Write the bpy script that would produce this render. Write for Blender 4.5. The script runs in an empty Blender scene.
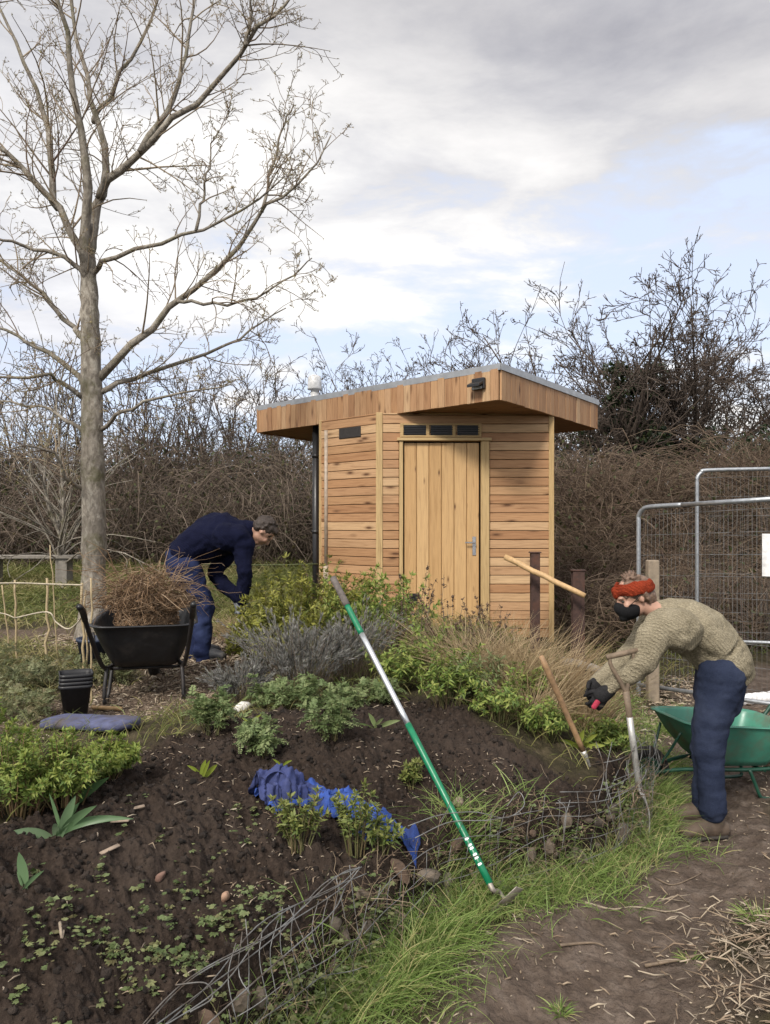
EXPOSURE = 0.72
CLOUD_K = 7.2
SKY_K = .80
SUN_E = 2.2
import bpy, bmesh, math, random
import numpy as np
from mathutils import Vector, Matrix

sc = bpy.context.scene
COL = sc.collection
PI = math.pi
F = 770.0; CU = 385.0; CV = 525.0; CH = 1.6      # focal length in pixels, optical axis, eye height

def P(u, v, d):
    return np.array([(u - CU) / F * d, d, CH - (v - CV) / F * d])

# ------------------------------------------------------------------ noise
def _hash(ix, iy, iz):
    h = (ix.astype(np.int64) * 374761393 + iy.astype(np.int64) * 668265263 + iz.astype(np.int64) * 2147483647) & 0x7fffffff
    h = ((h ^ (h >> 13)) * 1274126177) & 0x7fffffff
    h = ((h ^ (h >> 16)) * 668265263) & 0x7fffffff
    return (h & 0xffff) / 65535.0

def vnoise(x, y, z=None):
    x = np.asarray(x, float); y = np.asarray(y, float)
    z = np.zeros_like(x) if z is None else np.asarray(z, float)
    ix, iy, iz = np.floor(x), np.floor(y), np.floor(z)
    fx, fy, fz = x - ix, y - iy, z - iz
    fx = fx * fx * (3 - 2 * fx); fy = fy * fy * (3 - 2 * fy); fz = fz * fz * (3 - 2 * fz)
    r = 0
    for dx in (0, 1):
        for dy in (0, 1):
            for dz in (0, 1):
                w = (fx if dx else 1 - fx) * (fy if dy else 1 - fy) * (fz if dz else 1 - fz)
                r = r + w * _hash(ix + dx, iy + dy, iz + dz)
    return r * 2 - 1

def fbm(x, y, z=None, o=4, g=0.5):
    r = 0; a = 1.0; k = 1.0
    for i in range(o):
        r = r + a * vnoise(np.asarray(x) * k + 17.3 * i, np.asarray(y) * k - 9.1 * i, None if z is None else np.asarray(z) * k + 3.7 * i)
        a *= g; k *= 2.03
    return r

def sstep(a, b, x):
    t = np.clip((np.asarray(x, float) - a) / (b - a), 0, 1)
    return t * t * (3 - 2 * t)

# ------------------------------------------------------------------ mesh builder
class MB:
    def __init__(s):
        s.v = []; s.f = {}; s.r = []; s.w = []; s.n = 0
    def add(s, v, f, rnd=0.5, wc=None):
        v = np.asarray(v, float).reshape(-1, 3)
        if not isinstance(f, (list, tuple)) or (len(f) and not isinstance(f[0], np.ndarray)):
            fs = {}
            for q in f: fs.setdefault(len(q), []).append(list(q))
            f = [np.array(q, int) for q in fs.values()]
        for a in f:
            if len(a): s.f.setdefault(a.shape[1], []).append(a + s.n)
        r = np.full(len(v), rnd, float) if np.isscalar(rnd) else np.asarray(rnd, float)
        s.v.append(v); s.r.append(r)
        s.w.append(v if wc is None else np.asarray(wc, float))
        s.n += len(v)
    def build(s, name, mat, parent=None, smooth=True, wc=False, flip=False):
        me = bpy.data.meshes.new(name)
        V = np.concatenate(s.v) if s.v else np.zeros((0, 3))
        loops = []; starts = []; c = 0
        for k, arrs in s.f.items():
            A = np.concatenate(arrs)
            if flip: A = A[:, ::-1]
            loops.append(A.ravel()); starts.append(c + np.arange(len(A)) * k); c += A.size
        L = np.concatenate(loops); S = np.concatenate(starts)
        me.vertices.add(len(V)); me.vertices.foreach_set('co', V.astype(np.float32).ravel())
        me.loops.add(len(L)); me.loops.foreach_set('vertex_index', L.astype(np.int32))
        me.polygons.add(len(S)); me.polygons.foreach_set('loop_start', S.astype(np.int32))
        me.update(calc_edges=True); me.validate()
        a = me.attributes.new('rnd', 'FLOAT', 'POINT'); a.data.foreach_set('value', np.concatenate(s.r).astype(np.float32))
        if wc:
            a = me.attributes.new('wc', 'FLOAT_VECTOR', 'POINT'); a.data.foreach_set('vector', np.concatenate(s.w).astype(np.float32).ravel())
        me.polygons.foreach_set('use_smooth', np.full(len(me.polygons), smooth))
        return link(name, me, mat, parent)

def link(name, me, mat=None, parent=None):
    o = bpy.data.objects.new(name, me); COL.objects.link(o)
    if mat is not None: me.materials.append(mat)
    if parent is not None:
        o.parent = parent
        o.matrix_parent_inverse = world_of(parent).inverted()
    return o

def world_of(o):
    m = o.matrix_basis.copy()
    while o.parent is not None:
        m = o.parent.matrix_basis @ o.matrix_parent_inverse @ m if False else (o.parent.matrix_basis @ o.matrix_parent_inverse @ m)
        o = o.parent
    return m

def tag(o, label=None, cat=None, group=None, kind=None):
    if label: o['label'] = label
    if cat: o['category'] = cat
    if group: o['group'] = group
    if kind: o['kind'] = kind
    return o

def thing(name, loc, label, cat, group=None, rz=0.0, kind=None):
    o = bpy.data.objects.new(name, None); COL.objects.link(o)
    o.empty_display_size = 0.1
    o.location = tuple(float(q) for q in loc); o.rotation_euler = (0, 0, rz)
    return tag(o, label, cat, group, kind)

def unit(a):
    a = np.asarray(a, float)
    return a / np.maximum(np.linalg.norm(a, axis=-1, keepdims=True), 1e-9)

# ------------------------------------------------------------------ shape generators
def tubes(mb, pts, rad, k=5, rnd=None, cap=True):
    """pts (N,M,3), rad (N,M)"""
    pts = np.asarray(pts, float); rad = np.asarray(rad, float)
    if pts.ndim == 2: pts = pts[None]; rad = np.broadcast_to(rad, (1, pts.shape[1]))
    N, M, _ = pts.shape
    T = np.empty_like(pts)
    T[:, 1:-1] = pts[:, 2:] - pts[:, :-2]; T[:, 0] = pts[:, 1] - pts[:, 0]; T[:, -1] = pts[:, -1] - pts[:, -2]
    T = unit(T)
    ov = unit(pts[:, -1] - pts[:, 0])
    ref = np.where(np.abs(ov[:, 2:3]) < 0.8, np.array([[0, 0, 1.0]]), np.array([[1.0, 0, 0]]))
    A = unit(np.cross(T, ref[:, None, :])); B = np.cross(T, A)
    ang = np.arange(k) / k * 2 * PI
    V = pts[:, :, None, :] + rad[:, :, None, None] * (A[:, :, None, :] * np.cos(ang)[None, None, :, None] + B[:, :, None, :] * np.sin(ang)[None, None, :, None])
    V = V.reshape(-1, 3)
    i = np.arange(N)[:, None, None] * (M * k); j = np.arange(M - 1)[None, :, None] * k; q = np.arange(k)[None, None, :]
    q2 = (q + 1) % k
    Fq = np.stack([i + j + q2, i + j + q, i + j + k + q, i + j + k + q2], -1).reshape(-1, 4)
    fs = [Fq]
    if cap and k >= 3:
        e0 = (np.arange(N)[:, None] * (M * k) + np.arange(k)[None, :])
        e1 = (np.arange(N)[:, None] * (M * k) + (M - 1) * k + np.arange(k)[None, ::-1])
        if k == 4: fs = [np.concatenate([Fq, e0, e1])]
        else: fs += [np.concatenate([e0, e1])]
    if rnd is None: r = 0.5
    elif np.isscalar(rnd): r = rnd
    else: r = np.repeat(np.asarray(rnd, float), M * k)
    mb.add(V, fs, r)

def tube1(mb, pts, rad, k=8, rnd=0.5):
    pts = np.asarray(pts, float)
    if np.isscalar(rad): rad = np.full(len(pts), rad)
    tubes(mb, pts[None], np.asarray(rad, float)[None], k, np.array([rnd]))

def spline(pts, n):
    """Catmull-Rom resample"""
    p = np.asarray(pts, float)
    if len(p) == 2:
        t = np.linspace(0, 1, n)[:, None]; return p[0] * (1 - t) + p[1] * t
    q = np.concatenate([[2 * p[0] - p[1]], p, [2 * p[-1] - p[-2]]])
    t = np.linspace(0, len(p) - 1 - 1e-6, n); i = t.astype(int); f = (t - i)[:, None]
    a, b, c, d = q[i], q[i + 1], q[i + 2], q[i + 3]
    return 0.5 * (2 * b + (c - a) * f + (2 * a - 5 * b + 4 * c - d) * f * f + (3 * b - a - 3 * c + d) * f ** 3)

def leaves(mb, pos, dr, nrm, ln, wd, rnd, fold=0.25, curl=0.2):
    """folded pointed leaf: 6 verts"""
    pos = np.asarray(pos, float); N = len(pos)
    if N == 0: return
    dr = unit(dr); sd = unit(np.cross(dr, nrm)); nn = np.cross(sd, dr)
    ln = np.broadcast_to(np.asarray(ln, float), (N,))[:, None]; wd = np.broadcast_to(np.asarray(wd, float), (N,))[:, None]
    b = pos
    m = pos + dr * ln * 0.45 - nn * 0.0
    L = pos + dr * ln * 0.45 + sd * wd * 0.5 + nn * wd * fold
    R = pos + dr * ln * 0.45 - sd * wd * 0.5 + nn * wd * fold
    t = pos + dr * ln - nn * ln * curl
    V = np.stack([b, m, L, R, t], 1).reshape(-1, 3)
    i = np.arange(N)[:, None] * 5
    T = np.concatenate([i + np.array([[0, 1, 2]]), i + np.array([[0, 3, 1]]), i + np.array([[1, 4, 2]]), i + np.array([[1, 3, 4]])])
    mb.add(V, [T], np.repeat(np.broadcast_to(rnd, (N,)), 5))

def blades(mb, base, dr, ln, wd, rnd, rng, bend=0.5, M=4, fold=0.0, shape='grass', facing=None):
    """curved strips bending outward along horizontal part of dr. """
    base = np.asarray(base, float); N = len(base)
    if N == 0: return
    dr = unit(dr); ln = np.broadcast_to(np.asarray(ln, float), (N,)); wd = np.broadcast_to(np.asarray(wd, float), (N,))
    bend = np.broadcast_to(np.asarray(bend, float), (N,))
    h = dr.copy(); h[:, 2] = 0
    hz = rng.normal(size=(N, 3)); hz[:, 2] = 0
    h = unit(h + 1e-3 * hz)
    t = np.linspace(0, 1, M)
    c = base[:, None, :] + dr[:, None, :] * (ln[:, None] * t)[..., None]
    off = (bend[:, None] * ln[:, None] * (t ** 2)[None, :])
    c = c + h[:, None, :] * off[..., None] * 0.6
    c[:, :, 2] -= off * 0.5
    if facing is None:
        a = rng.uniform(0, 2 * PI, N); f = np.stack([np.cos(a), np.sin(a), np.zeros(N)], -1)
    else: f = facing
    T = unit(np.gradient(c, axis=1))
    S = unit(np.cross(T, f[:, None, :] + 1e-4))
    if shape == 'grass': prof = np.array([0.8, 1.0, 0.75, 0.08]) if M == 4 else np.interp(t, [0, .3, .7, 1], [.8, 1, .7, .06])
    else: prof = np.interp(t, [0, .15, .4, .65, .85, 1], [.35, .7, 1, .9, .55, .04])
    w = wd[:, None] * prof[None, :] * 0.5
    L = c + S * w[..., None]; R = c - S * w[..., None]
    if fold:
        Nn = np.cross(S, T)
        cm = c - Nn * (w * fold)[..., None]
        V = np.stack([L, cm, R], 2).reshape(-1, 3); K = 3
    else:
        V = np.stack([L, R], 2).reshape(-1, 3); K = 2
    i = np.arange(N)[:, None] * (M * K); j = np.arange(M - 1)[None, :] * K
    qs = []
    for e in range(K - 1):
        q = (i + j + e)
        qs.append(np.stack([q, q + 1, q + K + 1, q + K], -1).reshape(-1, 4))
    mb.add(V, [np.concatenate(qs)], np.repeat(np.broadcast_to(rnd, (N,)), M * K))

BOXF = [(0, 3, 2, 1), (4, 5, 6, 7), (0, 1, 5, 4), (1, 2, 6, 5), (2, 3, 7, 6), (3, 0, 4, 7)]
def obox(mb, o, ax, ay, az, rnd=0.5, bev=0.0, wseed=0.0):
    """oriented box from corner o with edge vectors; grain runs along ax"""
    o, ax, ay, az = (np.asarray(q, float) for q in (o, ax, ay, az))
    lx, ly, lz = (np.linalg.norm(q) for q in (ax, ay, az))
    c = [(0, 0, 0), (1, 0, 0), (1, 1, 0), (0, 1, 0), (0, 0, 1), (1, 0, 1), (1, 1, 1), (0, 1, 1)]
    if bev > 0:
        b = min(bev, 0.4 * min(lx, ly, lz))
        bm = bmesh.new(); vs = [bm.verts.new(o + ax * p[0] + ay * p[1] + az * p[2]) for p in c]
        for q in BOXF: bm.faces.new([vs[k] for k in q])
        bmesh.ops.recalc_face_normals(bm, faces=bm.faces)
        bmesh.ops.bevel(bm, geom=list(bm.edges), offset=b, segments=1, affect='EDGES', profile=.5)
        bm.verts.ensure_lookup_table()
        V = np.array([v.co[:] for v in bm.verts]); fs = [tuple(v.index for v in f.verts) for f in bm.faces]; bm.free()
    else:
        V = np.array([o + ax * p[0] + ay * p[1] + az * p[2] for p in c]); fs = BOXF
        if np.dot(np.cross(ax, ay), az) < 0: fs = [q[::-1] for q in fs]
    d = V - o
    wc = np.stack([d @ (ax / lx) + wseed * 7.13, d @ (ay / ly) + wseed * 3.7, d @ (az / lz) + wseed * 1.9], -1)
    mb.add(V, fs, rnd, wc)

def abox(mb, x0, x1, y0, y1, z0, z1, rnd=0.5, bev=0.0, grain='x', ws=0.0):
    o = (x0, y0, z0); e = {'x': ((x1 - x0, 0, 0), (0, y1 - y0, 0), (0, 0, z1 - z0)), 'z': ((0, 0, z1 - z0), (x1 - x0, 0, 0), (0, y1 - y0, 0)), 'y': ((0, y1 - y0, 0), (0, 0, z1 - z0), (x1 - x0, 0, 0))}[grain]
    obox(mb, o, *e, rnd=rnd, bev=bev, wseed=ws)

def lathe(mb, prof, n=20, c=(0, 0, 0), rnd=0.5, axis='z'):
    prof = np.asarray(prof, float); a = np.arange(n) / n * 2 * PI; M = len(prof)
    V = np.stack([prof[:, 0:1] * np.cos(a), prof[:, 0:1] * np.sin(a), np.repeat(prof[:, 1:2], n, 1)], -1)
    if axis == 'y': V = V[..., [0, 2, 1]] * np.array([1, 1, -1.])
    if axis == 'x': V = V[..., [2, 0, 1]]
    V = V.reshape(-1, 3) + np.asarray(c, float)
    f = []
    for j in range(M - 1):
        for q in range(n):
            f.append((j * n + q, j * n + (q + 1) % n, (j + 1) * n + (q + 1) % n, (j + 1) * n + q))
    f.append(tuple(range(n))[::-1]); f.append(tuple((M - 1) * n + q for q in range(n)))
    mb.add(V, f, rnd)

_ico = {}
def ico(sub):
    if sub not in _ico:
        bm = bmesh.new(); bmesh.ops.create_icosphere(bm, subdivisions=sub, radius=1.0)
        bm.verts.ensure_lookup_table()
        _ico[sub] = (np.array([v.co[:] for v in bm.verts]), np.array([[v.index for v in f.verts] for f in bm.faces])); bm.free()
    return _ico[sub]

def lumps(mb, pos, size, rng, sub=1, rough=0.35, rnd=None):
    """many irregular lumps; pos (N,3), size (N,) or (N,3)"""
    V0, F0 = ico(sub); N = len(pos); n = len(V0)
    size = np.asarray(size, float)
    if size.ndim == 1: size = size[:, None] * rng.uniform(0.6, 1.2, (N, 3))
    q = unit(rng.normal(size=(N, 4))); w, x, y, z = q.T
    R = np.stack([np.stack([1 - 2 * (y * y + z * z), 2 * (x * y - z * w), 2 * (x * z + y * w)], -1), np.stack([2 * (x * y + z * w), 1 - 2 * (x * x + z * z), 2 * (y * z - x * w)], -1), np.stack([2 * (x * z - y * w), 2 * (y * z + x * w), 1 - 2 * (x * x + y * y)], -1)], 1)
    rr = 1 + rough * rng.uniform(-1, 1, (N, n, 1))
    V = (V0[None] * rr) * size[:, None, :]
    V = np.einsum('nij,nkj->nki', R, V) + np.asarray(pos)[:, None, :]
    Fq = (np.arange(N)[:, None, None] * n + F0[None]).reshape(-1, 3)
    mb.add(V.reshape(-1, 3), [Fq], np.repeat(rng.uniform(0, 1, N) if rnd is None else rnd, n))

# ------------------------------------------------------------------ materials
class NT:
    def __init__(s, nt): s.nt = nt; s.nt.nodes.clear()
    def n(s, t, **kw):
        nd = s.nt.nodes.new(t)
        for k, v in kw.items():
            if k.startswith('i_'):
                key = k[2:]; key = int(key) if key.isdigit() else key.replace('_', ' ')
                nd.inputs[key].default_value = v
            else: setattr(nd, k, v)
        return nd
    def l(s, a, b): s.nt.links.new(a, b)

def ramp(t, fac, stops):
    r = t.n('ShaderNodeValToRGB'); e = r.color_ramp.elements
    while len(e) < len(stops): e.new(0.5)
    for el, (p, c) in zip(e, stops): el.position = p; el.color = (*c, 1) if len(c) == 3 else c
    t.l(fac, r.inputs[0]); return r.outputs[0]

def new_mat(name):
    m = bpy.data.materials.new(name); m.use_nodes = True
    return m, NT(m.node_tree)

def finish(t, col, rough=0.7, bump=None, bstr=0.3, bdist=0.01, metal=0.0, trans=0.0, spec=0.5, sheen=0.0, coat=0.0):
    p = t.n('ShaderNodeBsdfPrincipled')
    if isinstance(col, tuple): p.inputs['Base Color'].default_value = (*col, 1)
    else: t.l(col, p.inputs['Base Color'])
    if isinstance(rough, (int, float)): p.inputs['Roughness'].default_value = rough
    else: t.l(rough, p.inputs['Roughness'])
    p.inputs['Metallic'].default_value = metal; p.inputs['Specular IOR Level'].default_value = spec
    if sheen: p.inputs['Sheen Weight'].default_value = sheen
    if coat: p.inputs['Coat Weight'].default_value = coat
    if bump is not None:
        b = t.n('ShaderNodeBump'); b.inputs['Strength'].default_value = bstr; b.inputs['Distance'].default_value = bdist
        t.l(bump, b.inputs['Height']); t.l(b.outputs[0], p.inputs['Normal'])
    out = t.n('ShaderNodeOutputMaterial')
    if trans:
        tr = t.n('ShaderNodeBsdfTranslucent')
        if isinstance(col, tuple): tr.inputs[0].default_value = (*col, 1)
        else: t.l(col, tr.inputs[0])
        mx = t.n('ShaderNodeMixShader'); mx.inputs[0].default_value = trans
        t.l(p.outputs[0], mx.inputs[1]); t.l(tr.outputs[0], mx.inputs[2]); t.l(mx.outputs[0], out.inputs[0])
    else: t.l(p.outputs[0], out.inputs[0])
    return p

def noise(t, vec, scale, detail=4, rough=0.55, dist=0.0):
    n = t.n('ShaderNodeTexNoise'); n.inputs['Scale'].default_value = scale; n.inputs['Detail'].default_value = detail
    n.inputs['Roughness'].default_value = rough; n.inputs['Distortion'].default_value = dist
    if vec is not None: t.l(vec, n.inputs['Vector'])
    return n.outputs[0]

def math_n(t, op, a, b=None, clamp=False):
    m = t.n('ShaderNodeMath', operation=op); m.use_clamp = clamp
    for i, q in enumerate((a, b)):
        if q is None: continue
        if isinstance(q, (int, float)): m.inputs[i].default_value = q
        else: t.l(q, m.inputs[i])
    return m.outputs[0]

def mixc(t, fac, a, b, mode='MIX'):
    m = t.n('ShaderNodeMix', data_type='RGBA', blend_type=mode)
    for i, q in ((0, fac), (6, a), (7, b)):
        if isinstance(q, (int, float)): m.inputs[i].default_value = q
        elif isinstance(q, tuple): m.inputs[i].default_value = (*q, 1) if len(q) == 3 else q
        else: t.l(q, m.inputs[i])
    return m.outputs[2]

def attr(t, name, out='Fac'):
    a = t.n('ShaderNodeAttribute'); a.attribute_name = name; return a.outputs[out]

def pos_n(t):
    return t.n('ShaderNodeNewGeometry').outputs['Position']

def var_mat(name, cols, rough=0.7, trans=0.0, nscale=None, namt=0.3, bstr=0.0, bscale=60, bdist=0.01, metal=0.0, spec=0.4, sheen=0.0):
    """colour picked per piece along a ramp by its random value, broken up by noise"""
    m, t = new_mat(name)
    f = attr(t, 'rnd')
    if nscale:
        nz = noise(t, pos_n(t), nscale, 5)
        f = math_n(t, 'ADD', f, math_n(t, 'MULTIPLY', math_n(t, 'SUBTRACT', nz, 0.5), namt * 2), True)
    k = len(cols)
    c = ramp(t, f, [(i / max(k - 1, 1), q) for i, q in enumerate(cols)])
    b = noise(t, pos_n(t), bscale, 5) if bstr else None
    finish(t, c, rough, b, bstr, bdist, metal, trans, spec, sheen)
    return m

def plain_mat(name, c, rough=0.5, metal=0.0, nscale=20, amt=0.25, bstr=0.1, bscale=80, bdist=0.004, dirt=None, spec=0.5, sheen=0.0, dscale=6.0, dlo=.52, dhi=.72):
    m, t = new_mat(name)
    p = pos_n(t)
    nz = noise(t, p, nscale, 6)
    lo = tuple(q * (1 - amt) for q in c); hi = tuple(min(q * (1 + amt), 1) for q in c)
    col = ramp(t, nz, [(0.3, lo), (0.7, hi)])
    if dirt is not None:
        dz = noise(t, p, dscale, 8, 0.65)
        col = mixc(t, ramp(t, dz, [(dlo, (0, 0, 0)), (dhi, (1, 1, 1))]), col, dirt)
    rr = ramp(t, noise(t, p, nscale * 1.7, 4), [(0.2, (max(rough - .12, 0),) * 3), (0.8, (min(rough + .12, 1),) * 3)])
    finish(t, col, rr, noise(t, p, bscale, 5), bstr, bdist, metal, 0, spec, sheen)
    return m

def wood_mat(name, cols, rough=0.65, knots=True, grain=1.0, weather=None, ks=1.0):
    """board timber: 'wc' runs along the grain in x, 'rnd' differs board to board"""
    m, t = new_mat(name)
    wc = attr(t, 'wc', 'Vector'); r = attr(t, 'rnd')
    mp = t.n('ShaderNodeMapping'); mp.inputs['Scale'].default_value = (1.2, 26, 26); t.l(wc, mp.inputs[0])
    g = noise(t, mp.outputs[0], 2.2, 6, 0.6, 0.8)
    mp2 = t.n('ShaderNodeMapping'); mp2.inputs['Scale'].default_value = (4, 160, 160); t.l(wc, mp2.inputs[0])
    g2 = noise(t, mp2.outputs[0], 2.0, 3, 0.5)
    k = len(cols)
    base = ramp(t, r, [(i / max(k - 1, 1), q) for i, q in enumerate(cols)])
    gr = ramp(t, g, [(0.3, (0.62, 0.55, 0.48)), (0.5, (1, 1, 1)), (0.72, (1.12, 1.1, 1.05))])
    col = mixc(t, 0.8 * grain, base, gr, 'MULTIPLY')
    col = mixc(t, 0.35 * grain, col, ramp(t, g2, [(0.35, (0.55, 0.5, 0.45)), (0.6, (1, 1, 1))]), 'MULTIPLY')
    if knots:
        mk = t.n('ShaderNodeMapping'); mk.inputs['Scale'].default_value = (2.6, 9, 9); t.l(wc, mk.inputs[0])
        v = t.n('ShaderNodeTexVoronoi'); v.inputs['Scale'].default_value = 1.0; v.inputs['Randomness'].default_value = 1.0; t.l(mk.outputs[0], v.inputs['Vector'])
        kf = ramp(t, v.outputs['Distance'], [(0.06 * ks, (1, 1, 1)), (0.13 * ks, (0.45, .45, .45)), (0.24 * ks, (0, 0, 0))])
        col = mixc(t, kf, col, (0.10, 0.045, 0.02))
    if weather is not None:
        wz = noise(t, pos_n(t), 3.0, 6, 0.6)
        col = mixc(t, ramp(t, wz, [(0.5, (0, 0, 0)), (0.75, (.7, .7, .7))]), col, weather)
    finish(t, col, rough, g, 0.15, 0.004, 0, 0, 0.3)
    return m
# ================================================================== camera, light, sky
cam = bpy.data.cameras.new('camera'); camo = bpy.data.objects.new('camera', cam); COL.objects.link(camo)
camo.location = (0, 0, CH); camo.rotation_euler = (PI / 2, 0, 0)
cam.sensor_fit = 'VERTICAL'; cam.sensor_height = 24.0; cam.lens = F / 1024 * 24.0
cam.shift_y = (CV - 512) / 1024.0; cam.clip_end = 3000; cam.clip_start = 0.05
sc.camera = camo
sc.view_settings.view_transform = 'Standard'; sc.view_settings.look = 'None'
sc.view_settings.gamma = 1; sc.view_settings.use_curve_mapping = False
sc.view_settings.exposure = EXPOSURE
try:
    sc.cycles.use_adaptive_sampling = True; sc.cycles.adaptive_threshold = 0.02
    sc.cycles.max_bounces = 6; sc.cycles.diffuse_bounces = 3; sc.cycles.transmission_bounces = 3
    sc.cycles.use_denoising = True; sc.cycles.sample_clamp_indirect = 6
except Exception: pass

SUN_EL, SUN_AZ = math.radians(42), math.radians(205)      # azimuth clockwise from +Y (the view direction)
w = bpy.data.worlds.new('World'); sc.world = w; w.use_nodes = True
t = NT(w.node_tree)
sky = t.n('ShaderNodeTexSky', sky_type='NISHITA'); sky.sun_disc = False
sky.sun_elevation = SUN_EL; sky.sun_rotation = SUN_AZ; sky.air_density = 1.0; sky.dust_density = 1.0; sky.ozone_density = 1.0
D = t.n('ShaderNodeTexCoord').outputs['Generated']
sep = t.n('ShaderNodeSeparateXYZ'); t.l(D, sep.inputs[0])
zc = math_n(t, 'MAXIMUM', sep.outputs[2], 0.0)
den = math_n(t, 'ADD', zc, 0.16)
px = math_n(t, 'DIVIDE', sep.outputs[0], den); py = math_n(t, 'DIVIDE', sep.outputs[1], den)
cmb = t.n('ShaderNodeCombineXYZ'); t.l(px, cmb.inputs[0]); t.l(py, cmb.inputs[1])
pl = cmb.outputs[0]
def smap(vec, loc, scl):
    m = t.n('ShaderNodeMapping'); m.inputs['Location'].default_value = loc; m.inputs['Scale'].default_value = scl; t.l(vec, m.inputs[0]); return m.outputs[0]
n_big = noise(t, smap(pl, (3.1, 1.7, 0), (0.55, 0.9, 1)), 1.0, 6, 0.55, 0.4)
n_mid = noise(t, smap(pl, (7.7, 4.2, 0), (1.6, 2.6, 1)), 1.0, 7, 0.58, 0.3)
n_fine = noise(t, smap(D, (1.0, 2.0, 5), (4.2, 4.2, 12.5)), 1.0, 8, 0.6, 0.25)
# how much cloud: full cover overhead, broken near the horizon
zz = math_n(t, 'ADD', zc, math_n(t, 'MULTIPLY', math_n(t, 'SUBTRACT', n_fine, 0.5), 0.16))
zz = math_n(t, 'SUBTRACT', zz, math_n(t, 'MULTIPLY', sep.outputs[0], 0.20))
cov_z = ramp(t, zz, [(0.0, (.62,) * 3), (0.08, (.40,) * 3), (0.16, (.28,) * 3), (0.25, (.38,) * 3), (0.33, (.58,) * 3), (0.45, (1,) * 3)])
dn = math_n(t, 'ADD', math_n(t, 'MULTIPLY', n_fine, 0.62), math_n(t, 'MULTIPLY', n_mid, 0.38))
cov = math_n(t, 'ADD', math_n(t, 'MULTIPLY', math_n(t, 'SUBTRACT', dn, 0.5), 2.6), cov_z)
cov = ramp(t, cov, [(0.27, (0,) * 3), (0.62, (1,) * 3)])
# cloud brightness: grey sheet overhead, bright white bank lower down
gz = math_n(t, 'ADD', math_n(t, 'ADD', zc, math_n(t, 'MULTIPLY', sep.outputs[0], 0.24)), math_n(t, 'MULTIPLY', math_n(t, 'SUBTRACT', n_big, 0.5), 0.34))
K = 10.0
def g(a, b=None, c=None):
    b = a if b is None else b; c = a if c is None else c
    return (a * K, b * K, c * K)
cl = ramp(t, gz, [(0.0, (.66, .68, .74)), (0.10, (.72, .73, .78)), (0.22, (.90, .895, .89)), (0.38, (.84, .835, .84)), (0.47, (.68, .675, .69)), (0.58, (.51, .505, .53)), (1.0, (.80, .80, .83))])
cl = mixc(t, 0.72, cl, ramp(t, math_n(t, 'ADD', math_n(t, 'MULTIPLY', n_fine, .6), math_n(t, 'MULTIPLY', n_mid, .4)), [(0.36, (.60, .61, .67)), (0.47, (.86, .86, .88)), (0.54, (1.06, 1.05, 1.03)), (0.62, (1.24, 1.22, 1.18))]), 'MULTIPLY')
mul = t.n('ShaderNodeVectorMath', operation='SCALE'); mul.inputs['Scale'].default_value = CLOUD_K; t.l(cl, mul.inputs[0])
# the sun side of the sky (behind the camera) is brighter cloud
sdir = (math.sin(SUN_AZ) * math.cos(SUN_EL), math.cos(SUN_AZ) * math.cos(SUN_EL), math.sin(SUN_EL))
dot = t.n('ShaderNodeVectorMath', operation='DOT_PRODUCT'); dot.inputs[1].default_value = sdir; t.l(D, dot.inputs[0])
glow = ramp(t, dot.outputs['Value'], [(0.15, (1, 1, 1)), (0.8, (1.5, 1.46, 1.40)), (1.0, (1.9, 1.84, 1.72))])
clb = mixc(t, 1.0, mul.outputs[0], glow, 'MULTIPLY')
skyb = t.n('ShaderNodeVectorMath', operation='SCALE'); skyb.inputs['Scale'].default_value = SKY_K; t.l(mixc(t, 1.0, mixc(t, .70, sky.outputs[0], (7.3, 8.0, 9.2)), (1.0, 1.0, 1.04), 'MULTIPLY'), skyb.inputs[0])
final = mixc(t, cov, skyb.outputs[0], clb)
bg = t.n('ShaderNodeBackground'); bg.inputs['Strength'].default_value = 0.1; t.l(final, bg.inputs[0])
t.l(bg.outputs[0], t.n('ShaderNodeOutputWorld').inputs[0])

sun = bpy.data.lights.new('sun', 'SUN'); sun.energy = SUN_E; sun.angle = math.radians(12); sun.color = (1.0, 0.94, 0.86)
suno = bpy.data.objects.new('sun', sun); COL.objects.link(suno)
suno.rotation_euler = Vector(sdir).to_track_quat('Z', 'Y').to_euler(); suno.location = (0, -5, 12)

# ================================================================== terrain
EDGE = np.array([(-2.1, 0.0), (-1.15, 1.15), (-.60, 1.94), (-.12, 2.76), (.10, 3.08), (.33, 3.30), (.62, 3.46), (.90, 3.60), (1.14, 3.84), (1.36, 4.22), (1.46, 4.75), (1.55, 5.6), (1.75, 6.6), (2.05, 8.0), (2.2, 10.0), (2.5, 14), (4, 40), (8, 300)])
def edge_sd(x, y):
    x = np.asarray(x, float); y = np.asarray(y, float)
    best = np.full(x.shape, 1e9); sg = np.ones(x.shape)
    for (ax, ay), (bx, by) in zip(EDGE[:-1], EDGE[1:]):
        dx, dy = bx - ax, by - ay
        tt = np.clip(((x - ax) * dx + (y - ay) * dy) / (dx * dx + dy * dy), 0, 1)
        d = np.hypot(x - ax - tt * dx, y - ay - tt * dy)
        cr = dx * (y - ay) - dy * (x - ax)
        m = d < best
        best = np.where(m, d, best); sg = np.where(m, np.where(cr >= 0, 1.0, -1.0), sg)
    return best * sg

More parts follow.
